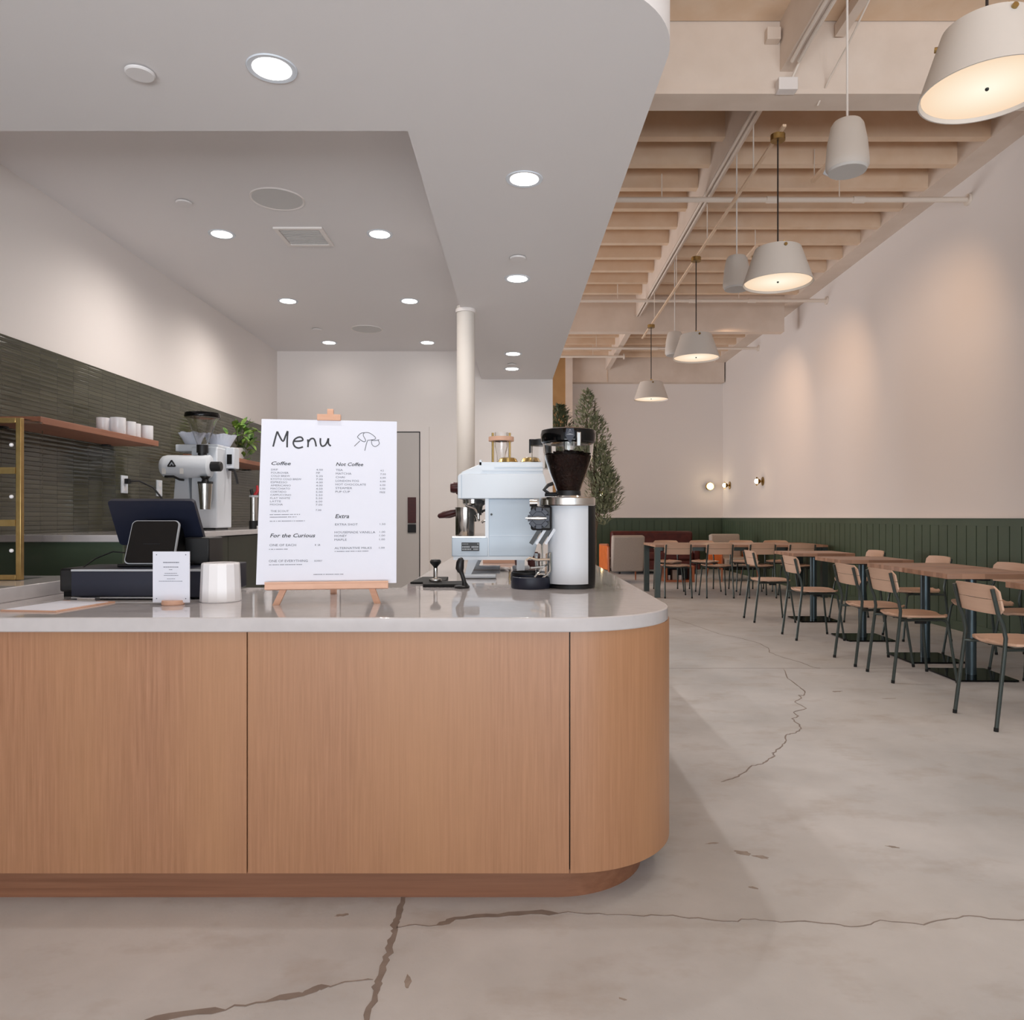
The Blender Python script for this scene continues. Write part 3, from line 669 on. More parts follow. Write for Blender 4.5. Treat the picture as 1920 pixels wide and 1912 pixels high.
obj('switch', MB().box(-2.11, -2.075, 5.325, 5.332, 1.58, 1.65), M_glossb, t)
obj('arm_lever', MB().tube([(-2.115, 5.38, 1.545), (-2.07, 5.36, 1.54), (-2.055, 5.36, 1.49), (-2.045, 5.36, 1.44)], .009, 8), M_black, t)
o = obj('steel_cup', MB().lathe([(0, 1.255), (.034, 1.255), (.047, 1.43), (.043, 1.43), (.031, 1.26), (0, 1.26)], (-2.168, 5.10, 0), 28), M_steel, None, label='polished steel cup under the white grinder spout', cat='cup')
# paper filters stacked on the grinder
rnd = random.Random(2)
def filters(x, y, z, r0, r1, h, label):
    ring = []
    for zz, r in ((0, r0), (h*.5, (r0+r1)*.5), (h, r1)):
        ring.append([Vector((x+math.cos(2*PI*j/56)*(r+(.004 if j % 2 else -.004)*(.4+zz/h)), y+math.sin(2*PI*j/56)*(r+(.004 if j % 2 else -.004)*(.4+zz/h)), z+zz+(.004*math.sin(j*.7) if zz > h*.9 else 0))) for j in range(56)])
    m = MB(); m.rings(ring, cap=False); m._face([v for v in m.bm.verts][:56][::-1])
    inn = [[Vector((x+(p.x-x)*.93, y+(p.y-y)*.93, p.z-(.0 if k else -.004))) for p in rg] for k, rg in enumerate(ring)]
    m.rings(inn[::-1], cap=False)
    return obj('paper_filters', m, M_paper, None, label=label, cat='coffee filters', smooth=80)
filters(-2.335, 5.28, 1.711, .045, .088, .085, 'fluted white paper filters on the grinder behind its funnel')
filters(-2.19, 5.42, 1.711, .06, .104, .085, 'fluted white paper filters on the grinder in front of the plant')

# trailing plant on the farther shelf
px, py, pz = -2.42, 6.35, 1.689
t = thing('potted_plant', 'trailing green plant in a small white pot on the farther shelf', 'plant', (px, py, pz))
obj('pot', MB().lathe([(0, 0), (.045, 0), (.058, .10), (.053, .10), (.04, .02), (0, .02)], (px, py, pz), 24), M_cera, t)
obj('soil', MB().cyl((px, py, pz+.08), (px, py, pz+.09), .05), M_bark, t)
def leaf(m, base, d, L, w, up=Vector((0, 0, 1)), fold=.25):
    d = d.normalized(); s = d.cross(up)
    if s.length < .1: s = Vector((1, 0, 0))
    s.normalize(); n = s.cross(d)
    P = []
    for k, (u, ww) in enumerate(((0, .12), (.3, .85), (.55, 1), (.8, .6), (1, .03))):
        c = base + d*L*u - n*L*.12*u*u
        P.append((c - s*w*ww*.5 + n*w*fold*ww*.5, c, c + s*w*ww*.5 + n*w*fold*ww*.5))
    V = [[m.bm.verts.new(q) for q in r] for r in P]
    for a, b in zip(V, V[1:]):
        for i in range(2): m._face([a[i], a[i+1], b[i+1], b[i]])
stems, lv = MB(), MB(); base = Vector((px, py, pz+.09))
for k in range(16):
    a = rnd.uniform(0, 2*PI); rise = rnd.uniform(.10, .22) if k < 9 else rnd.uniform(.02, .08); out = rnd.uniform(.04, .17)
    if k >= 12: a = rnd.uniform(-1.2, .2)
    tip = base + Vector((max(math.cos(a)*out, -.15), math.sin(a)*out, rise if k < 12 else -rnd.uniform(.0, .14)))
    mid = base*.5 + tip*.5 + Vector((0, 0, .06))
    stems.tube([base, mid, tip], .003, 5)
    for q in range(4):
        p = mid.lerp(tip, q/3); dd = Vector((rnd.uniform(-.4, 1), rnd.uniform(-1, 1), rnd.uniform(-.3, .8)))
        leaf(lv, p, dd, rnd.uniform(.07, .11), rnd.uniform(.04, .06))
obj('stems', stems, M_leafd, t); obj('foliage', lv, M_leafg, t)

# small things beside the white grinder on the back counter
t = thing('siphon_bottle', 'slim steel bottle with red lever cap beside the white grinder', 'bottle', (-2.0, 5.62, BT))
sx, sy = -2.06, 5.72
obj('base', MB().cyl((sx, sy, BT), (sx, sy, BT+.06), .034), M_black, t)
obj('bottle_body', MB().cyl((sx, sy, BT+.06), (sx, sy, BT+.24), .026), M_steel, t)
obj('collar', MB().cyl((sx, sy, BT+.24), (sx, sy, BT+.255), .034), M_silverframe, t)
obj('red_lever', MB().tube([(sx+.01, sy, BT+.255), (sx+.03, sy, BT+.29), (sx+.025, sy, BT+.33)], [.014, .012, .008], 8), M_red, t)
obj('nozzle', MB().tube([(sx-.01, sy, BT+.25), (sx-.02, sy, BT+.30)], .012, 8), M_black, t)
o = obj('white_bottle', MB().lathe([(0, 0), (.032, 0), (.032, .10), (.026, .13), (.026, .17), (0, .17)], (-1.985, 5.82, BT+.03), 24), M_cera, None, label='plain white bottle on a black stand beside the red lever bottle', cat='bottle')
t = thing('bottle_stand', 'low black stand under the white bottle at the counter edge', 'stand', (-1.985, 5.82, BT))
obj('tray', MB().box(-2.04, -1.94, 5.77, 5.90, BT+.018, BT+.03), M_black, t)
for xx in (-2.03, -1.95): obj('leg', MB().box(xx-.008, xx+.008, 5.8, 5.88, BT, BT+.019), M_black, t)
obj('arm', MB().prism([(-1.955, BT+.03), (-1.93, BT+.03), (-1.945, BT+.11)], 'xz', 5.86, 5.89), M_black, t)
for i, x in enumerate((-2.0, -1.945)): obj('small_jar', MB().cyl((x, 5.66+.02*i, BT), (x, 5.66+.02*i, BT+.022), .015, n=16), M_cera, None, label=('tiny white jar by the black bottle stand, left one', 'tiny white jar by the black bottle stand, right one')[i], cat='jar')

# ------------------------------------------------------------------ till
t = thing('cash_drawer', 'wide navy black cash drawer under the till', 'cash drawer', (-1.43, 3.0, CT))
obj('housing', MB().box(-1.66, -1.19, 2.775, 3.22, CT+.008, 1.009), M_navy, t, bev=.004)
obj('drawer_front', MB().box(-1.668, -1.245, 2.758, 2.776, CT+.014, 1.0), M_navy, t, bev=.002)
obj('trim_strip', MB().box(-1.668, -1.19, 2.757, 2.776, 1.001, 1.008).box(-1.668, -1.245, 2.757, 2.776, CT+.006, CT+.011), M_silverframe, t)
for xx in (-1.63, -1.22):
    for yy in (2.8, 3.18): obj('foot', MB().cyl((xx, yy, CT), (xx, yy, CT+.009), .015, n=12), M_rubber, t)
t = thing('receipt_printer', 'small black box pressed against the left side of the cash drawer', 'printer', (-1.76, 2.95, CT))
obj('housing', MB().box(-1.775, -1.672, 2.86, 3.12, CT+.02, 1.005), M_black, t, bev=.008)
obj('foot', MB().box(-1.77, -1.68, 2.88, 3.1, CT, CT+.021), M_rubber, t)
t = thing('till', 'black point of sale screen seen from behind on the cash drawer', 'till', (-1.47, 3.05, 1.01))
def slab(TL, TR, BR, BL, th, r, n=6):
    """rounded quad slab; corners given in order, thickness pushed along its normal"""
    TL, TR, BR, BL = map(Vector, (TL, TR, BR, BL)); nn = (TR-TL).cross(BL-TL).normalized()
    wdt = (TR-TL).length; hgt = (BL-TL).length; poly = rrect(0, wdt, 0, hgt, r, n)
    def at(u, v):
        a = u/wdt; b = v/hgt
        return (TL*(1-a)+TR*a)*(1-b) + (BL*(1-a)+BR*a)*b
    f = [at(u, v) for u, v in poly]
    return MB().rings([f, [p+nn*th for p in f]]) and None or (f, nn, at)
def slab_mb(TL, TR, BR, BL, th, r):
    f, nn, at = slab(TL, TR, BR, BL, th, r); m = MB(); m.rings([f, [p+nn*th for p in f]]); return m, at, nn
m, at, nn = slab_mb((-1.653, 2.985, 1.275), (-1.31, 2.985, 1.275), (-1.303, 3.085, 1.095), (-1.655, 3.085, 1.095), -.018, .014)
if nn.y > 0: pass
obj('screen_back', m, M_navy, t)
f, n2, at2 = slab((-1.653, 2.985, 1.275), (-1.31, 2.985, 1.275), (-1.303, 3.085, 1.095), (-1.655, 3.085, 1.095), 0, .01)
fw = Vector((0, -1, 0)); out = (n2 if n2.dot(fw) > 0 else -n2)
lg = MB(); c0 = at2(.171, .058) + out*.002
u = (at2(.2, .058)-at2(.15, .058)).normalized(); v = (at2(.171, .03)-at2(.171, .09)).normalized()
lp = [c0 + u*a + v*b for a, b in rrect(-.013, .013, -.013, .013, .005, 4)]
lg.tube(lp, .0022, 6, closed=True)
lp = [c0 + u*a + v*b for a, b in rrect(-.005, .005, -.005, .005, .001, 2)]
lg.tube(lp, .0012, 6, closed=True)
obj('square_logo', lg, M_silverframe, t)
cTL, cTR, cBR, cBL = (-1.532, 2.935, 1.188), (-1.347, 2.935, 1.188), (-1.342, 2.865, 1.022), (-1.532, 2.865, 1.022)
m, at3, n3 = slab_mb(cTL, cTR, cBR, cBL, .012, .018)
obj('customer_display', m, M_silverframe, t)
o3 = n3 if n3.dot(fw) > 0 else -n3
fi, _, a4 = slab(cTL, cTR, cBR, cBL, 0, .018)
cc = sum(fi, Vector())/len(fi); g = [cc + (p-cc)*.965 + o3*(.001 if n3.dot(fw) < 0 else .001) for p in fi]
m = MB(); m.rings([[p + o3*.0012 for p in g], [p - o3*.004 for p in g]]); obj('display_glass', m, M_glossb, t)
tx = MB()
c5 = a4(.092, .10) + o3*.004
for i in range(11):
    tx.tube([c5 + Vector((-.03+i*.006, 0, 0)), c5 + Vector((-.0265+i*.006, 0, 0))], .0008, 4)
obj('display_text', tx, M_ink, t)
obj('stand', MB().prism([(2.93, 1.012), (3.16, 1.012), (3.12, 1.05), (3.07, 1.14), (3.03, 1.16), (2.945, 1.17), (2.885, 1.03)], 'yz', -1.50, -1.38), M_black, t, bev=.004)
obj('stand_foot', MB().box(-1.56, -1.32, 2.87, 3.17, 1.0095, 1.021), M_black, t, bev=.003)
obj('stand_shroud', MB().box(-1.36, -1.26, 3.0, 3.14, 1.0095, 1.12), M_black, t, bev=.006)
t = thing('till_cable', 'thin black cable arching over the cash drawer to the till', 'cable', (-1.64, 3.0, 1.02))
obj('wire', MB().tube([(-1.67, 2.84, 1.012), (-1.66, 2.9, 1.04), (-1.62, 2.95, 1.065), (-1.57, 2.96, 1.06), (-1.53, 2.95, 1.035)], .003, 6), M_black, t)

# ------------------------------------------------------------------ clipboard, acrylic sign, canister
t = thing('clipboard', 'wooden clipboard with white paper at the front edge of the worktop', 'clipboard', (-1.57, 2.55, CT))
Mc = Matrix.Translation((-1.578, 2.55, CT)) @ Matrix.Rotation(math.radians(-8), 4, 'Z')
obj('board', MB().box(-.10, .10, -.14, .14, 0, .005, Mc), M_easel, t)
obj('paper', MB().box(-.092, .092, -.135, .115, .005, .0065, Mc), M_paper, t)
obj('clip', MB().box(-.05, .05, .105, .13, .005, .011, Mc).box(-.035, .035, .12, .145, .006, .018, Mc), M_steel, t)
t = thing('table_sign', 'small white printed card standing in a round wooden base', 'sign', (-1.226, 2.61, CT))
obj('base', MB().lathe([(0, 0), (.036, 0), (.038, .004), (.036, .016), (0, .016)], (-1.222, 2.61, CT), 32), M_easel, t)
sg = obj('card', MB().box(-1.291, -1.163, 2.606, 2.611, CT+.008, CT+.186), M_paper, t)
pr = MB()
for zz, w, wt in ((1.043, .055, .0028), (1.027, .053, .0022), (1.018, .014, .0018), (1.005, .045, .0016), (.998, .05, .0016), (.986, .028, .0014), (.978, .085, .0014)):
    x = -1.227-w/2
    while x < -1.227+w/2-.002:
        l = rnd.uniform(.003, .008); l = min(l, -1.227+w/2-x); pr.box(x, x+l, 2.6052, 2.6062, zz-wt/2, zz+wt/2); x += l+.0014
for xx in (-1.278, -1.176):
    for zz in (CT+.175, CT+.022): pr.ball((xx, 2.606, zz), .002, nu=8, nv=6)
obj('print', pr, M_ink2, sg)
t = thing('canister', 'white faceted ceramic canister on the worktop left of the menu', 'canister', (-1.10, 2.72, CT))
obj('body', MB().lathe([(0, 0), (.070, 0), (.0715, .004), (.066, .135), (.063, .141), (.058, .141), (.058, .02), (0, .02)], (-1.10, 2.72, CT), 14), M_cera, t, bev=.0015, smooth=15)

# ------------------------------------------------------------------ menu on its table easel
A0 = Vector((-.9286, 2.600, 0)); A1 = Vector((-.452, 2.672, 0)); u = (A1-A0).normalized(); nb = Vector((-u.y, u.x, 0))
WB = (A1-A0).length; lean = .10; hz = .590; wv = (nb*lean + Vector((0, 0, hz))).normalized(); HB = math.hypot(lean, hz)
cn = u.cross(wv)                                    # outward, toward the viewer
if cn.y > 0: cn = -cn
Ob = A0 + Vector((0, 0, .966))
def bp(a, b, c=0): return Ob + u*a + wv*b + cn*c
MBd = Matrix(((u.x, wv.x, cn.x, Ob.x), (u.y, wv.y, cn.y, Ob.y), (u.z, wv.z, cn.z, Ob.z), (0, 0, 0, 1)))
t = thing('menu_board', 'white printed menu board headed Menu, standing on the wooden easel', 'menu', tuple(Ob))
bd = obj('board', MB().box(0, WB, 0, HB, -.006, 0, MBd), M_paper, t)
def mp(x, y):                                       # menu layout: artwork grid to board metres
    v = (y-203)/1409.; uu = .5
    for _ in range(3):
        l = 140 + (92-140)*v; r = 1245 + (1293-1245)*v; uu = (x-l)/(r-l)
        yt = 203 + 37*uu; yb = 1612 - 2*uu; v = (y-yt)/(yb-yt)
    return uu*WB, (1-v)*HB
def stroke(m, pts, r, sub=3):
    P = [mp(*p) for p in pts]; Q = []
    for i in range(len(P)-1):
        p0 = P[max(i-1, 0)]; p1 = P[i]; p2 = P[i+1]; p3 = P[min(i+2, len(P)-1)]
        for k in range(sub):
            s = k/sub
            Q.append(tuple(.5*((2*p1[j]) + (-p0[j]+p2[j])*s + (2*p0[j]-5*p1[j]+4*p2[j]-p3[j])*s*s + (-p0[j]+3*p1[j]-3*p2[j]+p3[j])*s**3) for j in (0, 1)))
    Q.append(P[-1])
    L = []
    for i, q in enumerate(Q):
        a = Q[max(0, i-1)]; b = Q[min(len(Q)-1, i+1)]; d = Vector((b[0]-a[0], b[1]-a[1])).normalized()
        L.append([bp(q[0]-d.y*r, q[1]+d.x*r, .0008), bp(q[0]+d.y*r, q[1]-d.x*r, .0008), bp(q[0]+d.y*r, q[1]-d.x*r, -.0005), bp(q[0]-d.y*r, q[1]+d.x*r, -.0005)])
    m.rings(L)
m = MB()
for s in (((232, 447), (250, 370), (265, 315)), ((266, 315), (285, 360), (312, 402), (332, 355), (348, 312)), ((350, 314), (346, 380), (345, 455)),
          ((398, 402), (440, 402), (472, 394), (462, 370), (435, 368), (405, 388), (395, 420), (410, 450), (440, 462), (474, 452)),
          ((512, 388), (516, 420), (514, 455)), ((515, 415), (535, 385), (560, 382), (574, 410), (582, 450)),
          ((616, 378), (616, 420), (630, 448), (655, 440), (672, 410), (680, 380)), ((682, 380), (682, 425), (702, 448))): stroke(m, s, .0029)
obj('title_lettering', m, M_ink, bd)
m = MB()
for s in (((920, 370), (945, 342), (975, 335), (1010, 335), (1040, 350), (1072, 380), (1060, 395), (1005, 402)), ((975, 338), (968, 358), (990, 402), (975, 414), (945, 396), (920, 372)),
          ((942, 406), (897, 452)), ((1005, 405), (995, 440), (985, 492)), ((1038, 408), (1045, 440), (1072, 458), (1105, 432), (1092, 400)), ((1036, 402), (1065, 405), (1104, 398))): stroke(m, s, .0009)
obj('dog_drawing', m, M_ink, bd)
def text_mesh(bm, s, x0, x1, yb, hgt, shear=0, bold=0):
    """lay a line of text between x0..x1 (artwork grid), baseline yb"""
    c = bpy.data.curves.new('t', 'FONT'); c.body = s; c.size = 1; c.resolution_u = 2; c.shear = shear; c.offset = bold
    o = bpy.data.objects.new('t', c); COL.objects.link(o); bpy.context.view_layer.update()
    me = bpy.data.meshes.new_from_object(o.evaluated_get(bpy.context.evaluated_depsgraph_get()))
    bpy.data.objects.remove(o); bpy.data.curves.remove(c)
    xs = [v.co.x for v in me.vertices]; ys = [v.co.y for v in me.vertices]
    if not xs: return
    a0, b0 = mp(x0, yb); a1, _ = mp(x1, yb); lo, hi = min(xs), max(xs); sx = (a1-a0)/(hi-lo); sy = hgt/.70
    n0 = len(bm.verts); vs = [bm.verts.new(bp(a0 + (v.co.x-lo)*sx, b0 + v.co.y*sy, .0007)) for v in me.vertices]
    for p in me.polygons:
        try: bm.faces.new([vs[i] for i in p.vertices])
        except ValueError: pass
    bpy.data.meshes.remove(me)
K = HB/1409
head = bmesh.new()
for s, x0, x1, yb, h in (('Coffee', 218, 375, 606, 30), ('Not Coffee', 748, 975, 620, 30), ('Extra', 750, 868, 1066, 34), ('For the Curious', 208, 585, 1222, 32)):
    text_mesh(head, s, x0, x1, yb, h*K, .25, .012)
obj('headings', head, M_ink, bd)
body = bmesh.new()
for i, (s, w, p) in enumerate((('DRIP', 55, '4.50'), ('POUROVER', 143, 'MP'), ('COLD BREW', 155, '5.25'), ('KYOTO COLD BREW', 250, '7.00'), ('ESPRESSO', 135, '4.00'), ('AMERICANO', 165, '4.00'), ('MACCHIATO', 160, '4.50'),
                               ('CORTADO', 130, '5.00'), ('CAPPUCCINO', 170, '5.50'), ('FLAT WHITE', 162, '5.50'), ('LATTE', 88, '6.00'), ('MOCHA', 105, '7.00'))):
    y = 653 + i*27.2; x = 216 - i*.8; text_mesh(body, s, x, x+w, y, 15*K)
    text_mesh(body, p, 585, 585+(55 if len(p) > 2 else 32), y+6, 15*K)
for i, (s, w, p) in enumerate((('TEA', 58, '4.5'), ('MATCHA', 130, '7.00'), ('CHAI', 75, '6.00'), ('LONDON FOG', 195, '6.00'), ('HOT CHOCOLATE', 255, '6.00'), ('STEAMER', 140, '5.00'), ('PUP CUP', 122, 'FREE'))):
    y = 664 + i*31; text_mesh(body, s, 748, 748+w, y, 17*K); text_mesh(body, p, 1122, 1122+(28 if i == 0 else 47), y+9, 15*K)
for s, x0, x1, y, p in (('EXTRA SHOT', 750, 942, 1128, '1.50'), ('HOUSEMADE VANILLA', 748, 1095, 1194, '1.00'), ('HONEY', 748, 852, 1224, '1.00'), ('MAPLE', 748, 852, 1256, '1.00'), ('ALTERNATIVE MILKS', 750, 1068, 1326, '1.00')):
    text_mesh(body, s, x0, x1, y, 18*K); text_mesh(body, p, 1132, 1180, y, 15*K)
for s, x0, x1, y, p, px0, px1 in (('ONE OF EACH', 203, 425, 1296, '12', 585, 630), ('ONE OF EVERYTHING', 198, 525, 1428, 'SORRY', 580, 648)):
    text_mesh(body, s, x0, x1, y, 19*K); text_mesh(body, p, px0, px1, y, 14*K)
text_mesh(body, 'THE SCOUT', 212, 362, 1008, 15*K); text_mesh(body, '7.00', 585, 632, 1004, 15*K)
fine = MB(); fine.bm = body                                          # the smallest lines are unreadable in the photo: broken grey strokes
for x0, x1, y in ((206, 455, 1031), (206, 425, 1052), (206, 495, 1086), (200, 360, 1321), (200, 480, 1450), (752, 1042, 1345), (575, 835, 1534)):
    x = x0
    while x < x1-4:
        l = rnd.uniform(5, 12); stroke(fine, ((x, y), (min(x+l, x1), y)), .0011, 1); x += l+rnd.choice((3, 3, 3, 9))
obj('price_list', fine, M_ink2, bd)
t = thing('table_easel', 'natural wood table easel holding the white menu board', 'easel', (-.69, 2.64, CT))
obj('ledge', MB().box(.033, WB-.028, -.020, 0, -.012, .026, MBd), M_easel, t, bev=.0015)
obj('ledge_lip', MB().box(.033, WB-.028, .0, .006, .018, .026, MBd), M_easel, t)
for a, da in ((.105, -.035), (.382, .035)):
    pb = bp(a+da, 0, .004); f = Vector((pb.x, pb.y-.012, CT)); tp = bp(a, .02, -.016)
    q = MB(); w = u*.011; dpt = Vector((0, .012, 0))
    q.rings([[f-w, f+w, f+w+dpt, f-w+dpt], [tp-w, tp+w, tp+w+dpt, tp-w+dpt]])
    obj('front_leg', q, M_easel, t)
    tp2 = bp(WB/2 + (a-WB/2)*.25, HB+.0, -.018); q = MB(); q.rings([[tp-w, tp+w, tp+w+dpt, tp-w+dpt], [tp2-w, tp2+w, tp2+w+dpt, tp2-w+dpt]])
    obj('upright', q, M_easel, t)
tp = bp(WB/2, HB*.8, -.035); f = Vector((-.752, 2.965, CT)); w = u*.011; dpt = Vector((0, .014, 0)); q = MB()
q.rings([[f-w, f+w, f+w+dpt, f-w+dpt], [tp-w, tp+w, tp+w+dpt, tp-w+dpt]]); obj('back_leg', q, M_easel, t)
obj('mast', MB().box(WB/2-.012, WB/2+.010, HB*.2, HB+.046, -.026, -.008, MBd), M_easel, t, bev=.001)
obj('top_clamp', MB().box(WB/2-.046, WB/2+.038, HB-.002, HB+.021, -.016, .008, MBd), M_easel, t, bev=.0015)
# ------------------------------------------------------------------ espresso machine (seen from its side)
t = thing('espresso_machine', 'pale white two-group espresso machine seen side-on on the counter', 'espresso machine', (-.1, 4.05, CT))
Y0, Y1 = 3.70, 4.45
up = [(-.3225, 1.293), (.135, 1.293), (.105, 1.40), (.10, 1.465), (-.215, 1.465), (-.300, 1.428), (-.3225, 1.405)]
obj('upper_hull', MB().prism(up, 'xz', Y0+.012, Y1), M_machine, t, bev=.006)
obj('side_panel', MB().prism([(-.3225, 1.293), (.138, 1.293), (.105, 1.415), (-.312, 1.417), (-.3225, 1.405)], 'xz', Y0, Y0+.014), M_machine, t, bev=.004)
obj('panel_edge', MB().box(-.304, -.301, Y0-.002, Y0, 1.295, 1.412), M_machine2, t)
rl = MB()
for zz, a in ((1.432, -.20), (1.449, -.14)): rl.box(a, .10, Y0+.004, Y0+.014, zz, zz+.008)
for xx in (-.215,): rl.box(xx, xx+.01, Y0+.012, Y1, 1.46, 1.487)
rl.box(-.215, .10, Y1-.01, Y1, 1.46, 1.487).box(-.215, .10, Y0+.012, Y0+.02, 1.46, 1.475)
obj('cup_rail', rl, M_machine, t)
lower = [(-.169, 1.007), (.055, 1.007), (.07, 1.06), (.075, 1.13), (.06, 1.22), (.055, 1.293), (-.169, 1.293)]
obj('lower_body', MB().prism(lower, 'xz', Y0+.01, Y1-.01), M_machine2, t, bev=.003)
obj('front_column', MB().box(-.186, -.168, Y0+.006, Y1-.006, 1.007, 1.293), M_machine, t)
obj('panel_screw', MB().cyl((-.155, Y0+.006, 1.215), (-.155, Y0+.013, 1.215), .0055, n=14), M_black, t)
obj('seam', MB().box(-.165, .07, Y0+.0085, Y0+.011, 1.110, 1.1115), M_machine, t)
obj('drip_tray', MB().box(-.3515, -.172, Y0+.004, Y1-.004, 1.007, 1.100), M_machine2, t, bev=.003)
obj('tray_grate', MB().box(-.350, -.18, Y0+.01, Y1-.01, 1.099, 1.106), M_steel, t)
obj('tray_bolt', MB().cyl((-.353, Y0+.02, 1.10), (-.345, Y0+.02, 1.10), .005, n=10), M_black, t)
pl = obj('rating_plate', MB().box(-.303, -.215, Y0, Y0+.005, 1.034, 1.076), M_black, t)
pr = MB(); rnd = random.Random(7)
for zz, h, x0, x1 in ((1.0685, .003, -.299, -.268), (1.054, .008, -.300, -.262), (1.054, .008, -.254, -.219), (1.0425, .006, -.300, -.255), (1.0425, .006, -.245, -.219)):
    x = x0
    while x < x1-.001:
        l = min(rnd.uniform(.003, .007), x1-x); pr.box(x, x+l, Y0-.0008, Y0, zz-h/2, zz+h/2); x += l+.0018
pr.box(-.224, -.219, Y0-.0008, Y0, 1.066, 1.071)
obj('plate_print', pr, M_silverframe, pl)
obj('base_rail', MB().box(-.345, .05, Y0+.01, Y1-.01, .989, 1.007), M_machine, t)
for yy in (Y0+.03, Y1-.09):
    f = obj('foot', MB().box(-.30, -.132, yy-.02, yy+.07, CT+.003, CT+.022), M_machine, t, bev=.006)
    obj('foot_leg', MB().prism([(-.272, .99), (-.222, .99), (-.258, CT+.02), (-.288, CT+.02)], 'xz', yy, yy+.045), M_machine, f)
    obj('foot', MB().box(-.06, .04, yy-.02, yy+.07, CT+.003, CT+.022), M_machine, t, bev=.006)
    obj('foot_leg', MB().box(-.03, .01, yy, yy+.045, CT+.02, .99), M_machine, t)
for yy in (Y0+.1, Y1-.12): obj('steam_knob', MB().lathe([(0, 0), (.026, 0), (.028, .03), (.024, .044), (0, .044)], (-.3225, yy, 1.352), 20, Matrix.Rotation(-PI/2, 4, 'Y')), M_brown, t)
obj('knob_stem', MB().cyl((-.33, Y0+.1, 1.315), (-.318, Y0+.1, 1.335), .012, n=12), M_brown, t)
for yy in (Y0+.19, Y0+.50):
    obj('group_head', MB().lathe([(0, 0), (.034, 0), (.038, .02), (.05, .03), (.05, .052), (0, .052)], (-.262, yy, 1.243), 28), M_steel, t)
    pf = obj('portafilter', MB().lathe([(0, 0), (.03, 0), (.036, .03), (0, .03)], (-.262, yy, 1.213), 24), M_steel, t)
    obj('handle', MB().tube([(-.30, yy, 1.232), (-.335, yy, 1.232), (-.37, yy, 1.226), (-.41, yy, 1.214), (-.437, yy, 1.207), (-.443, yy, 1.206)], [.008, .011, .017, .018, .012, .004], 14), M_brown, pf)
    obj('spout', MB().tube([(-.262, yy, 1.215), (-.25, yy-.01, 1.20), (-.245, yy-.015, 1.18)], .007, 8), M_steel, pf)
obj('steam_wand', MB().tube([(-.285, Y0+.05, 1.293), (-.282, Y0+.045, 1.26), (-.24, Y0+.04, 1.245), (-.225, Y0+.04, 1.22), (-.223, Y0+.04, 1.205)], .006, 8), M_steel, t)
obj('wand_tip', MB().lathe([(0, 0), (.007, .002), (.009, .03), (0, .034)], (-.223, Y0+.04, 1.19), 14), M_steel, t)
for zz in (1.237, 1.185): obj('lever_switch', MB().tube([(-.186, Y0+.06, zz), (-.20, Y0+.06, zz-.004), (-.206, Y0+.06, zz-.012)], .006, 8), M_black if zz > 1.2 else M_steel, t)
t = thing('milk_pitcher', 'tall polished steel cup standing on the espresso machine tray', 'cup', (-.29, 3.79, 1.106))
obj('pitcher_body', MB().lathe([(0, 0), (.044, 0), (.047, .005), (.047, .142), (.0445, .142), (.0445, .006), (0, .006)], (-.295, 3.80, 1.106), 32), M_steel, t)
obj('rim', MB().lathe([(.0445, .14), (.049, .141), (.049, .145), (.0445, .145)], (-.295, 3.80, 1.106), 32, closed=True), M_steel, t)

# jars with wooden collars on top of the machine
for x, y, r, l in ((-.085, 4.28, .060, 'glass jar with a wooden lid on the espresso machine, left one'), (.045, 4.27, .060, 'glass jar with a wooden lid on the espresso machine, beside the hopper')):
    t = thing('lidded_jar', l, 'jar', (x, y, 1.466))
    obj('glass_bowl', MB().lathe([(0, 0), (r*.95, 0), (r, .012), (r*.8, .05), (r*.8-.003, .05), (r*.95, .012), (0, .004)], (x, y, 1.466), 28), M_glass, t)
    obj('wooden_lid', MB().lathe([(0, .05), (r*.98, .05), (r*.8, .07), (r*.6, .076), (0, .076)], (x, y, 1.466), 28), M_gold, t)
t = thing('french_press', 'glass coffee press with black lid and handle behind the bean hopper', 'coffee press', (.10, 4.12, 1.466))
obj('beaker', MB().lathe([(0, 0), (.052, 0), (.052, .13), (.049, .13), (.049, .004), (0, .004)], (.10, 4.12, 1.466), 28), M_glass, t)
obj('lid', MB().lathe([(0, .13), (.056, .13), (.056, .16), (.02, .168), (0, .168)], (.10, 4.12, 1.466), 28), M_black, t)
obj('handle', MB().box(.035, .10, 4.11, 4.13, 1.615, 1.632).box(.035, .046, 4.11, 4.13, 1.555, 1.632), M_black, t, bev=.004)

# cold drip tower on the counter beyond the machine
tx0, ty0 = -.145, 5.05
t = thing('cold_drip_tower', 'tall cold drip coffee tower with wooden tiers and brass posts', 'coffee tower', (tx0, ty0, CT))
obj('wooden_base', MB().box(tx0-.12, tx0+.12, ty0-.09, ty0+.09, CT, CT+.025), M_easel, t, bev=.003)
for dx in (-.057, .057): obj('brass_post', MB().cyl((tx0+dx, ty0, CT+.025), (tx0+dx, ty0, 1.772), .008, n=14), M_gold, t)
for zz in (1.30, 1.715): obj('wooden_tier', MB().lathe([(.045, zz), (.0855, zz), (.0855, zz+.028), (.045, zz+.028)], (tx0, ty0, 0), 32, closed=True), M_easel, t)
obj('glass_column', MB().lathe([(.02, 1.35), (.03, 1.40), (.03, 1.62), (.044, 1.68), (.044, 1.775), (.041, 1.775), (.041, 1.68), (.027, 1.62), (.027, 1.40), (.017, 1.35)], (tx0, ty0, 0), 28, closed=True), M_glass, t)
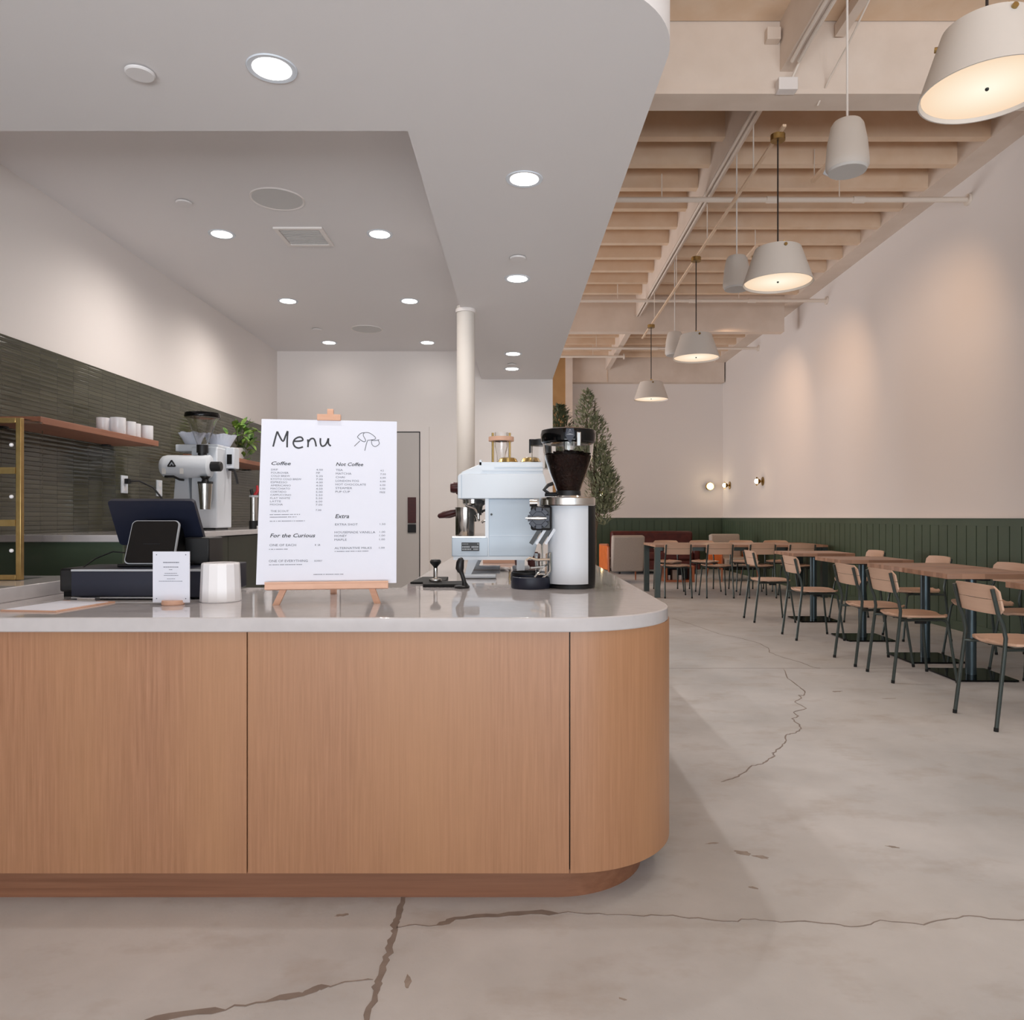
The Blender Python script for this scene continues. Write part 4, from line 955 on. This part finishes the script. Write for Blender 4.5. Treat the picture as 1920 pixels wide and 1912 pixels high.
obj('glass_carafe', MB().lathe([(0, CT+.026), (.06, CT+.026), (.07, CT+.06), (.03, CT+.16), (.03, CT+.2), (.027, CT+.2), (.027, CT+.16), (.066, CT+.06), (0, CT+.03)], (tx0, ty0, 0), 28), M_glass, t)
for i, (x, l) in enumerate(((-.02, 'brown glass tumbler under the coffee machine, left one'), (.06, 'brown glass tumbler under the coffee machine, right one'))):
    obj('tumbler', MB().lathe([(0, 0), (.026, 0), (.036, .09), (.033, .09), (.024, .004), (0, .004)], (x, 4.65, CT), 20), M_brown, None, label=l, cat='glass')

# ------------------------------------------------------------------ grinder with bean hopper
gx, gy = .207, 3.262
t = thing('bean_grinder', 'white cylindrical bean grinder with a hopper full of dark beans', 'coffee grinder', (gx, gy, CT))
obj('base', MB().cyl((gx+.005, gy+.01, CT), (gx+.005, gy+.01, CT+.014), .105, n=40), M_black, t)
obj('motor_housing', MB().cyl((gx+.012, gy+.014, CT+.012), (gx+.012, gy+.014, 1.252), .1, n=40), M_black, t)
fp = arc(gx, gy, .098, 187, 353, 28) + arc(gx, gy, .088, 353, 187, 28)
obj('white_shell', MB().prism(fp, 'xy', CT+.02, 1.250), M_white, t)
obj('steel_collar', MB().lathe([(0, 1.250), (.118, 1.250), (.122, 1.254), (.122, 1.282), (.118, 1.287), (0, 1.287)], (gx-.012, gy, 0), 48), M_steel, t)
obj('hopper_seat', MB().lathe([(0, 1.287), (.07, 1.287), (.066, 1.294), (0, 1.294)], (gx-.008, gy, 0), 36), M_steel, t)
hx = gx-.008
obj('hopper_gate', MB().lathe([(0, 1.294), (.056, 1.294), (.054, 1.316), (0, 1.316)], (hx, gy, 0), 36), M_black, t)
prof = [(.052, 1.316), (.062, 1.345), (.082, 1.395), (.1, 1.45), (.108, 1.485), (.111, 1.53)]
obj('hopper', MB().lathe(prof + [(r-.003, z) for r, z in prof[::-1]], (hx, gy, 0), 44, closed=True), M_hop, t)
bn = MB().lathe([(0, 1.317), (.0485, 1.317), (.0585, 1.346), (.0785, 1.396), (.0965, 1.451), (.1005, 1.468), (.08, 1.477), (.05, 1.484), (0, 1.488)], (hx, gy, 0), 44)
for k in range(150):
    a = rnd.uniform(0, 2*PI); r = .097*math.sqrt(rnd.random()); bn.ball((hx+r*math.cos(a), gy+r*math.sin(a), 1.489-.016*(r/.097)**2 + rnd.uniform(-.003, .003)), .0052, (1.2, .8, .8), 7, 5)
obj('coffee_beans', bn, M_beans, t).__setitem__('kind', 'stuff')
obj('hopper_lid', MB().lathe([(0, 1.528), (.108, 1.520), (.118, 1.528), (.121, 1.560), (.117, 1.578), (.09, 1.585), (0, 1.587)], (hx, gy, 0), 44), M_glossb, t)
obj('lid_stem', MB().cyl((hx, gy, 1.484), (hx, gy, 1.53), .022, n=20), M_steel, t)
em = MB()
q = [Vector((hx-.0135, gy-.1235, 1.549)), Vector((hx, gy-.1235, 1.570)), Vector((hx+.0135, gy-.1235, 1.549))]
em.tube(q, .0016, 6, closed=True); em.tube([q[0]+Vector((.007, 0, .003)), q[1]-Vector((0, 0, .008)), q[2]+Vector((-.007, 0, .003))], .0014, 6, closed=True)
obj('emblem', em, M_white, t)
obj('emblem_plate', MB().prism([(hx-.02, 1.545), (hx-.016, 1.575), (hx+.016, 1.575), (hx+.02, 1.545), (hx, 1.512)], 'xz', gy-.1225, gy-.112), M_navy, t)
obj('lid_clip', MB().box(hx+.028, hx+.046, gy-.122, gy-.106, 1.50, 1.56), M_steel, t, bev=.003)
obj('hopper_latch', MB().tube([(hx-.05, gy-.06, 1.30), (hx-.085, gy-.075, 1.30), (hx-.108, gy-.08, 1.318), (hx-.09, gy-.08, 1.338), (hx-.07, gy-.075, 1.345)], .008, 8), M_black, t)
obj('gate_slider', MB().box(hx-.105, hx-.05, gy-.09, gy-.05, 1.29, 1.304), M_glossb, t, bev=.003)
# grinding head to the left of the body, dial, chute, fork and dish
obj('grinding_head', MB().box(.035, .125, 3.18, 3.30, 1.145, 1.250), M_black, t, bev=.01)
dl = MB()
for k in range(8):
    a = k*PI/4; dl.box(-.022, .022, .026, .046, 0, .03, Matrix.Translation((.068, 3.178, 1.197)) @ Matrix.Rotation(PI/2, 4, 'X') @ Matrix.Rotation(a, 4, 'Z') @ Matrix.Scale(.62, 4, (1, 0, 0)))
dl.cyl((.068, 3.179, 1.197), (.068, 3.150, 1.197), .034, n=24)
obj('adjusting_dial', dl, M_navy, t, bev=.002)
obj('dial_screw', MB().tube([(.012, 3.145, 1.197), (.068, 3.145, 1.197), (.10, 3.145, 1.197)], [.004, .009, .004], 10), M_steel, t)
obj('side_knob', MB().cyl((.03, 3.19, 1.262), (.062, 3.19, 1.262), .016, n=16), M_steel, t)
for dx in (.055, .095): obj('chute', MB().box(-.009, .009, -.008, .008, -.075, 0, Matrix.Translation((dx+.02, 3.2, 1.15)) @ Matrix.Rotation(math.radians(32), 4, 'Y')), M_black, t)
for dx in (.075, .115): obj('chute_guard', MB().box(-.006, .006, -.008, .008, -.075, 0, Matrix.Translation((dx+.022, 3.198, 1.15)) @ Matrix.Rotation(math.radians(32), 4, 'Y')), M_white, t)
obj('portafilter_fork', MB().tube([(.115, 3.19, 1.02), (.06, 3.17, 1.02), (.03, 3.17, 1.028), (.015, 3.17, 1.018)], .006, 8).tube([(.115, 3.22, 1.0), (.08, 3.17, .99), (.035, 3.17, .985)], .005, 8), M_steel, t)
obj('fork_rod', MB().tube([(.082, 3.2, 1.16), (.084, 3.2, .985), (.06, 3.19, .955), (.05, 3.18, .945)], .004, 8).tube([(.118, 3.2, 1.05), (.118, 3.2, .97), (.085, 3.19, .94)], .005, 8), M_steel, t)
obj('dosing_cup', MB().lathe([(0, 0), (.03, 0), (.035, .09), (.033, .09), (.028, .003), (0, .003)], (.086, 3.215, .955), 24), M_glass, t)
obj('grounds_dish', MB().lathe([(0, 0), (.083, 0), (.086, .006), (.08, .048), (.076, .050), (.074, .03), (0, .03)], (.035, 3.235, CT), 40), M_navy, t)
o = obj('knock_dish', MB().lathe([(0, 0), (.085, 0), (.088, .006), (.084, .045), (.08, .047), (.078, .02), (0, .02)], (.03, 3.56, CT), 40), M_black, None, label='black round dish on the counter behind the grinder dish', cat='dish')

# tamping station
t = thing('tamping_mat', 'flat black tamping mat in two steps left of the coffee machine', 'mat', (-.38, 3.4, CT))
obj('mat', MB().prism([(-.435, 3.26), (-.237, 3.26), (-.262, 3.44), (-.455, 3.40)], 'xy', CT, CT+.014), M_rubber, t, bev=.003)
obj('corner_mat', MB().prism([(-.515, 3.42), (-.456, 3.42), (-.36, 3.5), (-.37, 3.72), (-.50, 3.72)], 'xy', CT, CT+.010), M_rubber, t, bev=.002)
t = thing('tamper', 'steel coffee tamper with a black mushroom knob on the black mat', 'tamper', (-.40, 3.47, CT))
tz = CT+.014; c = (-.395, 3.385, tz)
obj('steel_base', MB().lathe([(0, 0), (.028, 0), (.029, .003), (.028, .012), (.012, .016), (.0095, .022), (.0095, .062), (0, .062)], c, 28), M_steel, t)
obj('knob', MB().lathe([(0, .062), (.008, .062), (.011, .07), (.024, .084), (.026, .092), (.021, .10), (0, .102)], c, 28), M_black, t)
t = thing('spare_portafilter', 'black handled portafilter standing upright on the mat edge', 'portafilter', (-.25, 3.25, CT))
obj('basket', MB().lathe([(0, 0), (.032, 0), (.034, .008), (.03, .012), (0, .012)], (-.262, 3.225, CT), 24), M_black, t)
obj('neck', MB().tube([(-.25, 3.225, CT+.008), (-.253, 3.225, CT+.03), (-.262, 3.225, CT+.06), (-.268, 3.225, CT+.075)], [.013, .009, .009, .012], 12), M_black, t)
obj('grip', MB().tube([(-.268, 3.225, CT+.07), (-.272, 3.225, CT+.085), (-.270, 3.225, CT+.11), (-.265, 3.225, CT+.125), (-.263, 3.225, CT+.132)], [.012, .018, .017, .013, .004], 14), M_black, t)

# ------------------------------------------------------------------ dining chairs
def make_chair(label, group):
    """faces +x, origin on the floor under the seat"""
    t = thing('dining_chair', label, 'chair', (0, 0, 0), group)
    # moulded plywood seat
    n, m_ = 15, 9; G = []
    def half(x):
        u_ = (x+.175)/.425
        w = .185 + .02*math.sin(PI*min(1, max(0, u_)))
        e = min(u_, 1-u_); return w*min(1, max(.05, (e/.16)))**.42 if e < .16 else w
    for i in range(n):
        u_ = i/(n-1); x = -.175 + .425*(.5-.5*math.cos(PI*u_)); row = []
        for j in range(m_):
            v = -1+2*j/(m_-1); z = .478 + .010*v*v - .008*(1-v*v)*math.sin(PI*u_) + .012*max(0, .25-u_)*4 - .03*max(0, u_-.85)*2
            row.append(Vector((x, v*half(x), z)))
        G.append(row)
    s = MB(); bmm = s.bm
    T = [[bmm.verts.new(p) for p in r] for r in G]; B = [[bmm.verts.new(p - Vector((0, 0, .014))) for p in r] for r in G]
    for i in range(n-1):
        for j in range(m_-1):
            s._face([T[i][j], T[i][j+1], T[i+1][j+1], T[i+1][j]]); s._face([B[i][j], B[i+1][j], B[i+1][j+1], B[i][j+1]])
        for j in (0, m_-1): s._face([T[i][j], T[i+1][j], B[i+1][j], B[i][j]])
    for i in (0, n-1):
        for j in range(m_-1): s._face([T[i][j], T[i][j+1], B[i][j+1], B[i][j]])
    obj('seat', s, M_seat, t)
    # curved backrest, grooved at mid height, rounded corners
    def backpart(z0, z1, top):
        k = 14; R = []
        for j in range(k+1):
            v = -1+2*j/k; y = v*.207; bow = -.175 - .030*(1-v*v) ; zz0, zz1 = z0, z1; e = max(0, (abs(v)-.86)/.14)
            if top: zz1 = z1-.028*e*e - .006*v*v
            else: zz0 = z0+.03*e*e
            def X(z): return bow - (z-.65)*.22
            R.append([Vector((X(zz0), y, zz0)), Vector((X(zz1), y, zz1)), Vector((X(zz1)+.012, y, zz1)), Vector((X(zz0)+.012, y, zz0))])
        mm = MB(); mm.rings(R); return mm
    bk = obj('backrest', backpart(.650, .733, False), M_plyz, t)
    obj('backrest_upper', backpart(.7365, .818, True), M_plyz, t)
    for sy in (-1, 1):
        r = obj('rear_leg', MB().tube([(-.212, sy*.200, .004), (-.160, sy*.193, .44), (-.152, sy*.19, .52), (-.166, sy*.188, .595), (-.193, sy*.186, .66), (-.2245, sy*.184, .797)], .0115, 10), M_steel_g, t)
        obj('foot_cap', MB().cyl((-.2125, sy*.2, 0), (-.211, sy*.2, .022), .0125, n=10), M_rubber, r)
        f = obj('front_leg', MB().tube([(.252, sy*.205, .004), (.208, sy*.178, .36), (.198, sy*.172, .43), (.185, sy*.168, .448), (.16, sy*.166, .454), (-.13, sy*.172, .452), (-.157, sy*.190, .452)], .010, 10), M_steel_g, t)
        obj('foot_cap', MB().cyl((.2525, sy*.2053, 0), (.2505, sy*.204, .022), .0115, n=10), M_rubber, f)
    for xx in (-.08, .12): obj('cross_bar', MB().tube([(xx, -.17, .451), (xx, .17, .451)], .009, 8), M_steel_g, t)
    for a, b in ((-.168, -.15), (.15, .168)): obj('stacking_pad', MB().box(-.03, .05, a, b, .425, .446), M_rubber, t)
    return t
GA, GB, GC, GD = 'chairs on the aisle side of the small tables', 'chairs on the wall side of the small tables', 'near chairs at the long table', 'far chairs at the long table'
ch = make_chair('nearest aisle chair, largest of the dining chairs', GA); ch.location = (2.866, 4.385, 0)
for y, x, l in ((5.61, 2.895, 'aisle chair at the nearest fully seen table, directly in front of its column'), (6.20, 2.885, 'aisle chair third from the front, close behind another chair'), (7.475, 2.88, 'aisle chair fourth from the front'), (8.715, 2.855, 'farthest aisle chair, just in front of the long table')):
    dup(ch, (x, y, 0), 0, l, GA)
for y, l in ((5.68, 'wall side chair at the nearest fully seen table, cut by the right edge'), (6.33, 'wall side chair second from the front, backed by green boards'), (7.42, 'wall side chair third from the front, only its back above the table'), (8.75, 'farthest wall side chair, small back above the table')):
    dup(ch, (3.93, y, 0), PI, l, GB)
for i, x in enumerate((2.31, 2.93, 3.56, 4.15)):
    dup(ch, (x, 11.28, 0), PI/2, ('first from the left on the near side of the long table, chair with bent back', 'second chair from the left on the near side of the long table', 'third chair from the left on the near side of the long table', 'rightmost chair on the near side of the long table')[i], GC)
for i, x in enumerate((2.40, 3.0, 3.66, 4.24)):
    dup(ch, (x, 12.32, 0), -PI/2, ('leftmost chair on the far side of the long table', 'second chair from the left on the far side of the long table', 'third chair from the left on the far side of the long table', 'rightmost chair on the far side of the long table')[i], GD)

def small_table(label):
    t = thing('cafe_table', label, 'table', (0, 0, 0), 'square pedestal tables along the wall')
    obj('table_top', MB().prism(rrect(-.35, .35, -.325, .325, .012, 3), 'xy', .758, .795), M_tabletop, t, bev=.003)
    obj('column', MB().cyl((0, 0, .014), (0, 0, .735), .038, n=24), M_colm, t)
    obj('column_ring', MB().cyl((0, 0, .30), (0, 0, .33), .041, n=24), M_colm, t)
    obj('top_plate', MB().box(-.2, .2, -.03, .03, .735, .758).box(-.03, .03, -.2, .2, .735, .758), M_black, t)
    obj('base_plate', MB().prism(rrect(-.225, .225, -.225, .225, .01, 3), 'xy', .004, .014), M_glossb, t)
    for sx in (-.2, .2):
        for sy in (-.2, .2): obj('glide', MB().cyl((sx, sy, 0), (sx, sy, .005), .015, n=10), M_rubber, t)
    return t
tb = small_table('pedestal table at the right edge nearest the camera, only its corner seen'); tb.location = (3.40, 4.40, 0)
for y, x, r, l in ((5.665, 3.40, -2, 'nearest fully seen pedestal table with butcher block top'), (6.345, 3.42, -1, 'second fully seen pedestal table, its top touching the nearest one'), (7.43, 3.38, -1, 'third fully seen pedestal table along the green wall'), (8.76, 3.41, 0, 'farthest pedestal table, before the long table')):
    dup(tb, (x, y, 0), math.radians(r), l)

t = thing('communal_table', 'long wooden communal table with square dark steel legs', 'table', (3.2, 11.7, 0))
obj('table_top', MB().box(1.98, 4.56, 11.14, 12.24, .755, .79), M_tabletop, t, bev=.004)
for x in (2.02, 4.52):
    for y in (11.2, 12.18): obj('leg', MB().box(x-.04, x+.04, y-.04, y+.04, 0, .755), M_steel_g, t)
obj('apron', MB().box(2.06, 4.48, 11.19, 11.21, .70, .755).box(2.06, 4.48, 12.17, 12.19, .70, .755), M_steel_g, t)

# ------------------------------------------------------------------ lounge corner
def lounge_chair(x, y, rz, label):
    t = thing('lounge_chair', label, 'armchair', (x, y, 0)); M = Matrix.Translation((x, y, 0)) @ Matrix.Rotation(rz, 4, 'Z')
    def mbx(*a, T=None):
        m = MB().box(*a); m.xf(M @ T if T is not None else M); return m
    tilt = Matrix.Translation((0, .30, .22)) @ Matrix.Rotation(math.radians(9), 4, 'X')
    # local: faces -y ... back at +y
    obj('back_cushion', mbx(-.30, .30, -.07, .07, .0, .66, T=Matrix.Translation((0, .30, .22)) @ Matrix.Rotation(math.radians(-9), 4, 'X')), M_uph, t, bev=.03)
    obj('seat_cushion', mbx(-.30, .30, -.36, .28, .28, .44), M_uph, t, bev=.03)
    obj('under_frame', mbx(-.31, .31, -.34, .33, .22, .275), M_black, t)
    for s in (-1, 1):
        obj('side_panel', mbx(s*.345-.02, s*.345+.02, -.32, .30, .24, .68), M_rust, t, bev=.01)
        m = MB().tube([(s*.34, -.33, .68), (s*.34, .25, .70)], .022, 8); m.xf(M); obj('armrest', m, M_frame, t)
        for yy, sp in ((-.30, -.04), (.30, .10)):
            m = MB().tube([(s*.34, yy, .66), (s*.345, yy+sp*.4, .28), (s*.36, yy+sp, .0)], [.018, .018, .012], 8); m.xf(M); obj('leg', m, M_frame, t)
    return t
lounge_chair(1.86, 13.95, math.radians(188), 'grey upholstered lounge chair with orange side left of the long table')
lounge_chair(4.02, 14.3, math.radians(8), 'grey lounge chair behind the long table near the far corner')
t = thing('sofa', 'dark burgundy sofa against the far green wall', 'sofa', (3.2, 16.6, 0))
obj('sofa_base', MB().box(1.95, 3.75, 15.75, 16.7, .10, .30), M_burg, t, bev=.02)
for i in range(2): obj('seat_cushion', MB().box(2.1+i*.76, 2.84+i*.76, 15.72, 16.45, .30, .46), M_burg, t, bev=.04)
obj('sofa_back', MB().box(1.95, 3.75, 16.45, 16.72, .30, .90), M_burg, t, bev=.05)
for x in (1.95, 3.60): obj('arm', MB().box(x, x+.15, 15.75, 16.5, .30, .66), M_burg, t, bev=.04)
for x in (2.05, 3.65):
    for y in (15.85, 16.6): obj('leg', MB().cyl((x, y, 0), (x, y, .10), .025, n=12), M_black, t)
t = thing('side_table', 'open square wooden box table under the long table end', 'side table', (2.93, 13.9, 0))
sx0, sx1, sz = 2.64, 3.19, .30
obj('frame', MB().box(sx0, sx1, 13.85, 14.3, 0.0, .035).box(sx0, sx1, 13.85, 14.3, sz-.035, sz).box(sx0, sx0+.045, 13.85, 14.3, .035, sz-.035).box(sx1-.045, sx1, 13.85, 14.3, .035, sz-.035), M_frame, t, bev=.004)
obj('back_board', MB().box(sx0+.045, sx1-.045, 14.27, 14.29, .035, sz-.035), M_black, t)
for x0, x1, m, l, n in ((2.72, 2.77, M_cera, 'small pale jar in the box table, left one', 'jar'), (2.92, 2.985, M_cera, 'small pale jar in the box table, right one', 'jar')):
    o = obj('jar', MB().cyl(((x0+x1)/2, 14.0, .035), ((x0+x1)/2, 14.0, .12), (x1-x0)/2, n=16), m, None, label=l, cat=n)
obj('book_stack', MB().box(2.80, 2.90, 13.95, 14.15, .035, .22), M_uph, None, label='grey upright book in the middle of the box table', cat='book')

# ------------------------------------------------------------------ olive trees beyond the kitchen wall
def olive(x, y, seed, lobes, label, mleaf):
    rr = random.Random(seed)
    t = thing('olive_tree', label, 'tree', (x, y, 0))
    obj('pot', MB().lathe([(0, 0), (.16, 0), (.20, .34), (.18, .34), (.15, .06), (0, .06)], (x, y, 0), 28), M_pot, t)
    obj('soil', MB().cyl((x, y, .28), (x, y, .30), .175), M_bark, t)
    st, lv = MB(), MB(); b0_ = Vector((x, y, .3)); k0 = Vector((x+.02, y, 1.0))
    st.tube([b0_, (x+.02, y+.01, .6), k0, (x+.01, y, 1.5), (x+.02, y, lobes[0][2]+.3)], [.03, .026, .022, .016, .006], 8)
    for (cx, cy, cz, rx, rz, n) in lobes:
        c = Vector((cx, cy, cz)); st.tube([k0, k0.lerp(c, .5)+Vector((0, 0, .1)), c, c+Vector((0, 0, rz*.7))], [.016, .01, .007, .003], 6)
        for _ in range(n):
            a = rr.uniform(0, 2*PI); h = rr.uniform(-1, 1); q = math.sqrt(rr.random())
            taper = math.sqrt(max(.03, 1-h*h))*(1 - .25*h)
            p = c + Vector((math.cos(a)*rx*q*taper, math.sin(a)*rx*q*taper, h*rz))
            dd = Vector((math.cos(a)*.6+rr.uniform(-.5, .5), math.sin(a)*.6+rr.uniform(-.5, .5), rr.uniform(.1, 1.1)))
            leaf(lv, p, dd, rr.uniform(.05, .085), rr.uniform(.016, .026))
    obj('trunk', st, M_bark, t); obj('foliage', lv, mleaf, t).__setitem__('kind', 'stuff')
olive(.55, 10.1, 3, [(.50, 10.1, 2.28, .22, .42, 1300), (.62, 10.1, 1.95, .22, .4, 800)], 'dark olive tree half hidden by the white wall end', M_leafd)
olive(.88, 9.3, 4, [(.80, 9.3, 2.35, .15, .42, 800), (.92, 9.3, 2.05, .20, .40, 800), (.97, 9.25, 1.66, .18, .42, 1000), (1.06, 9.25, 1.52, .17, .26, 800), (1.0, 9.25, 1.30, .10, .2, 150)], 'lighter olive tree rising behind the bean grinder', M_leaf)
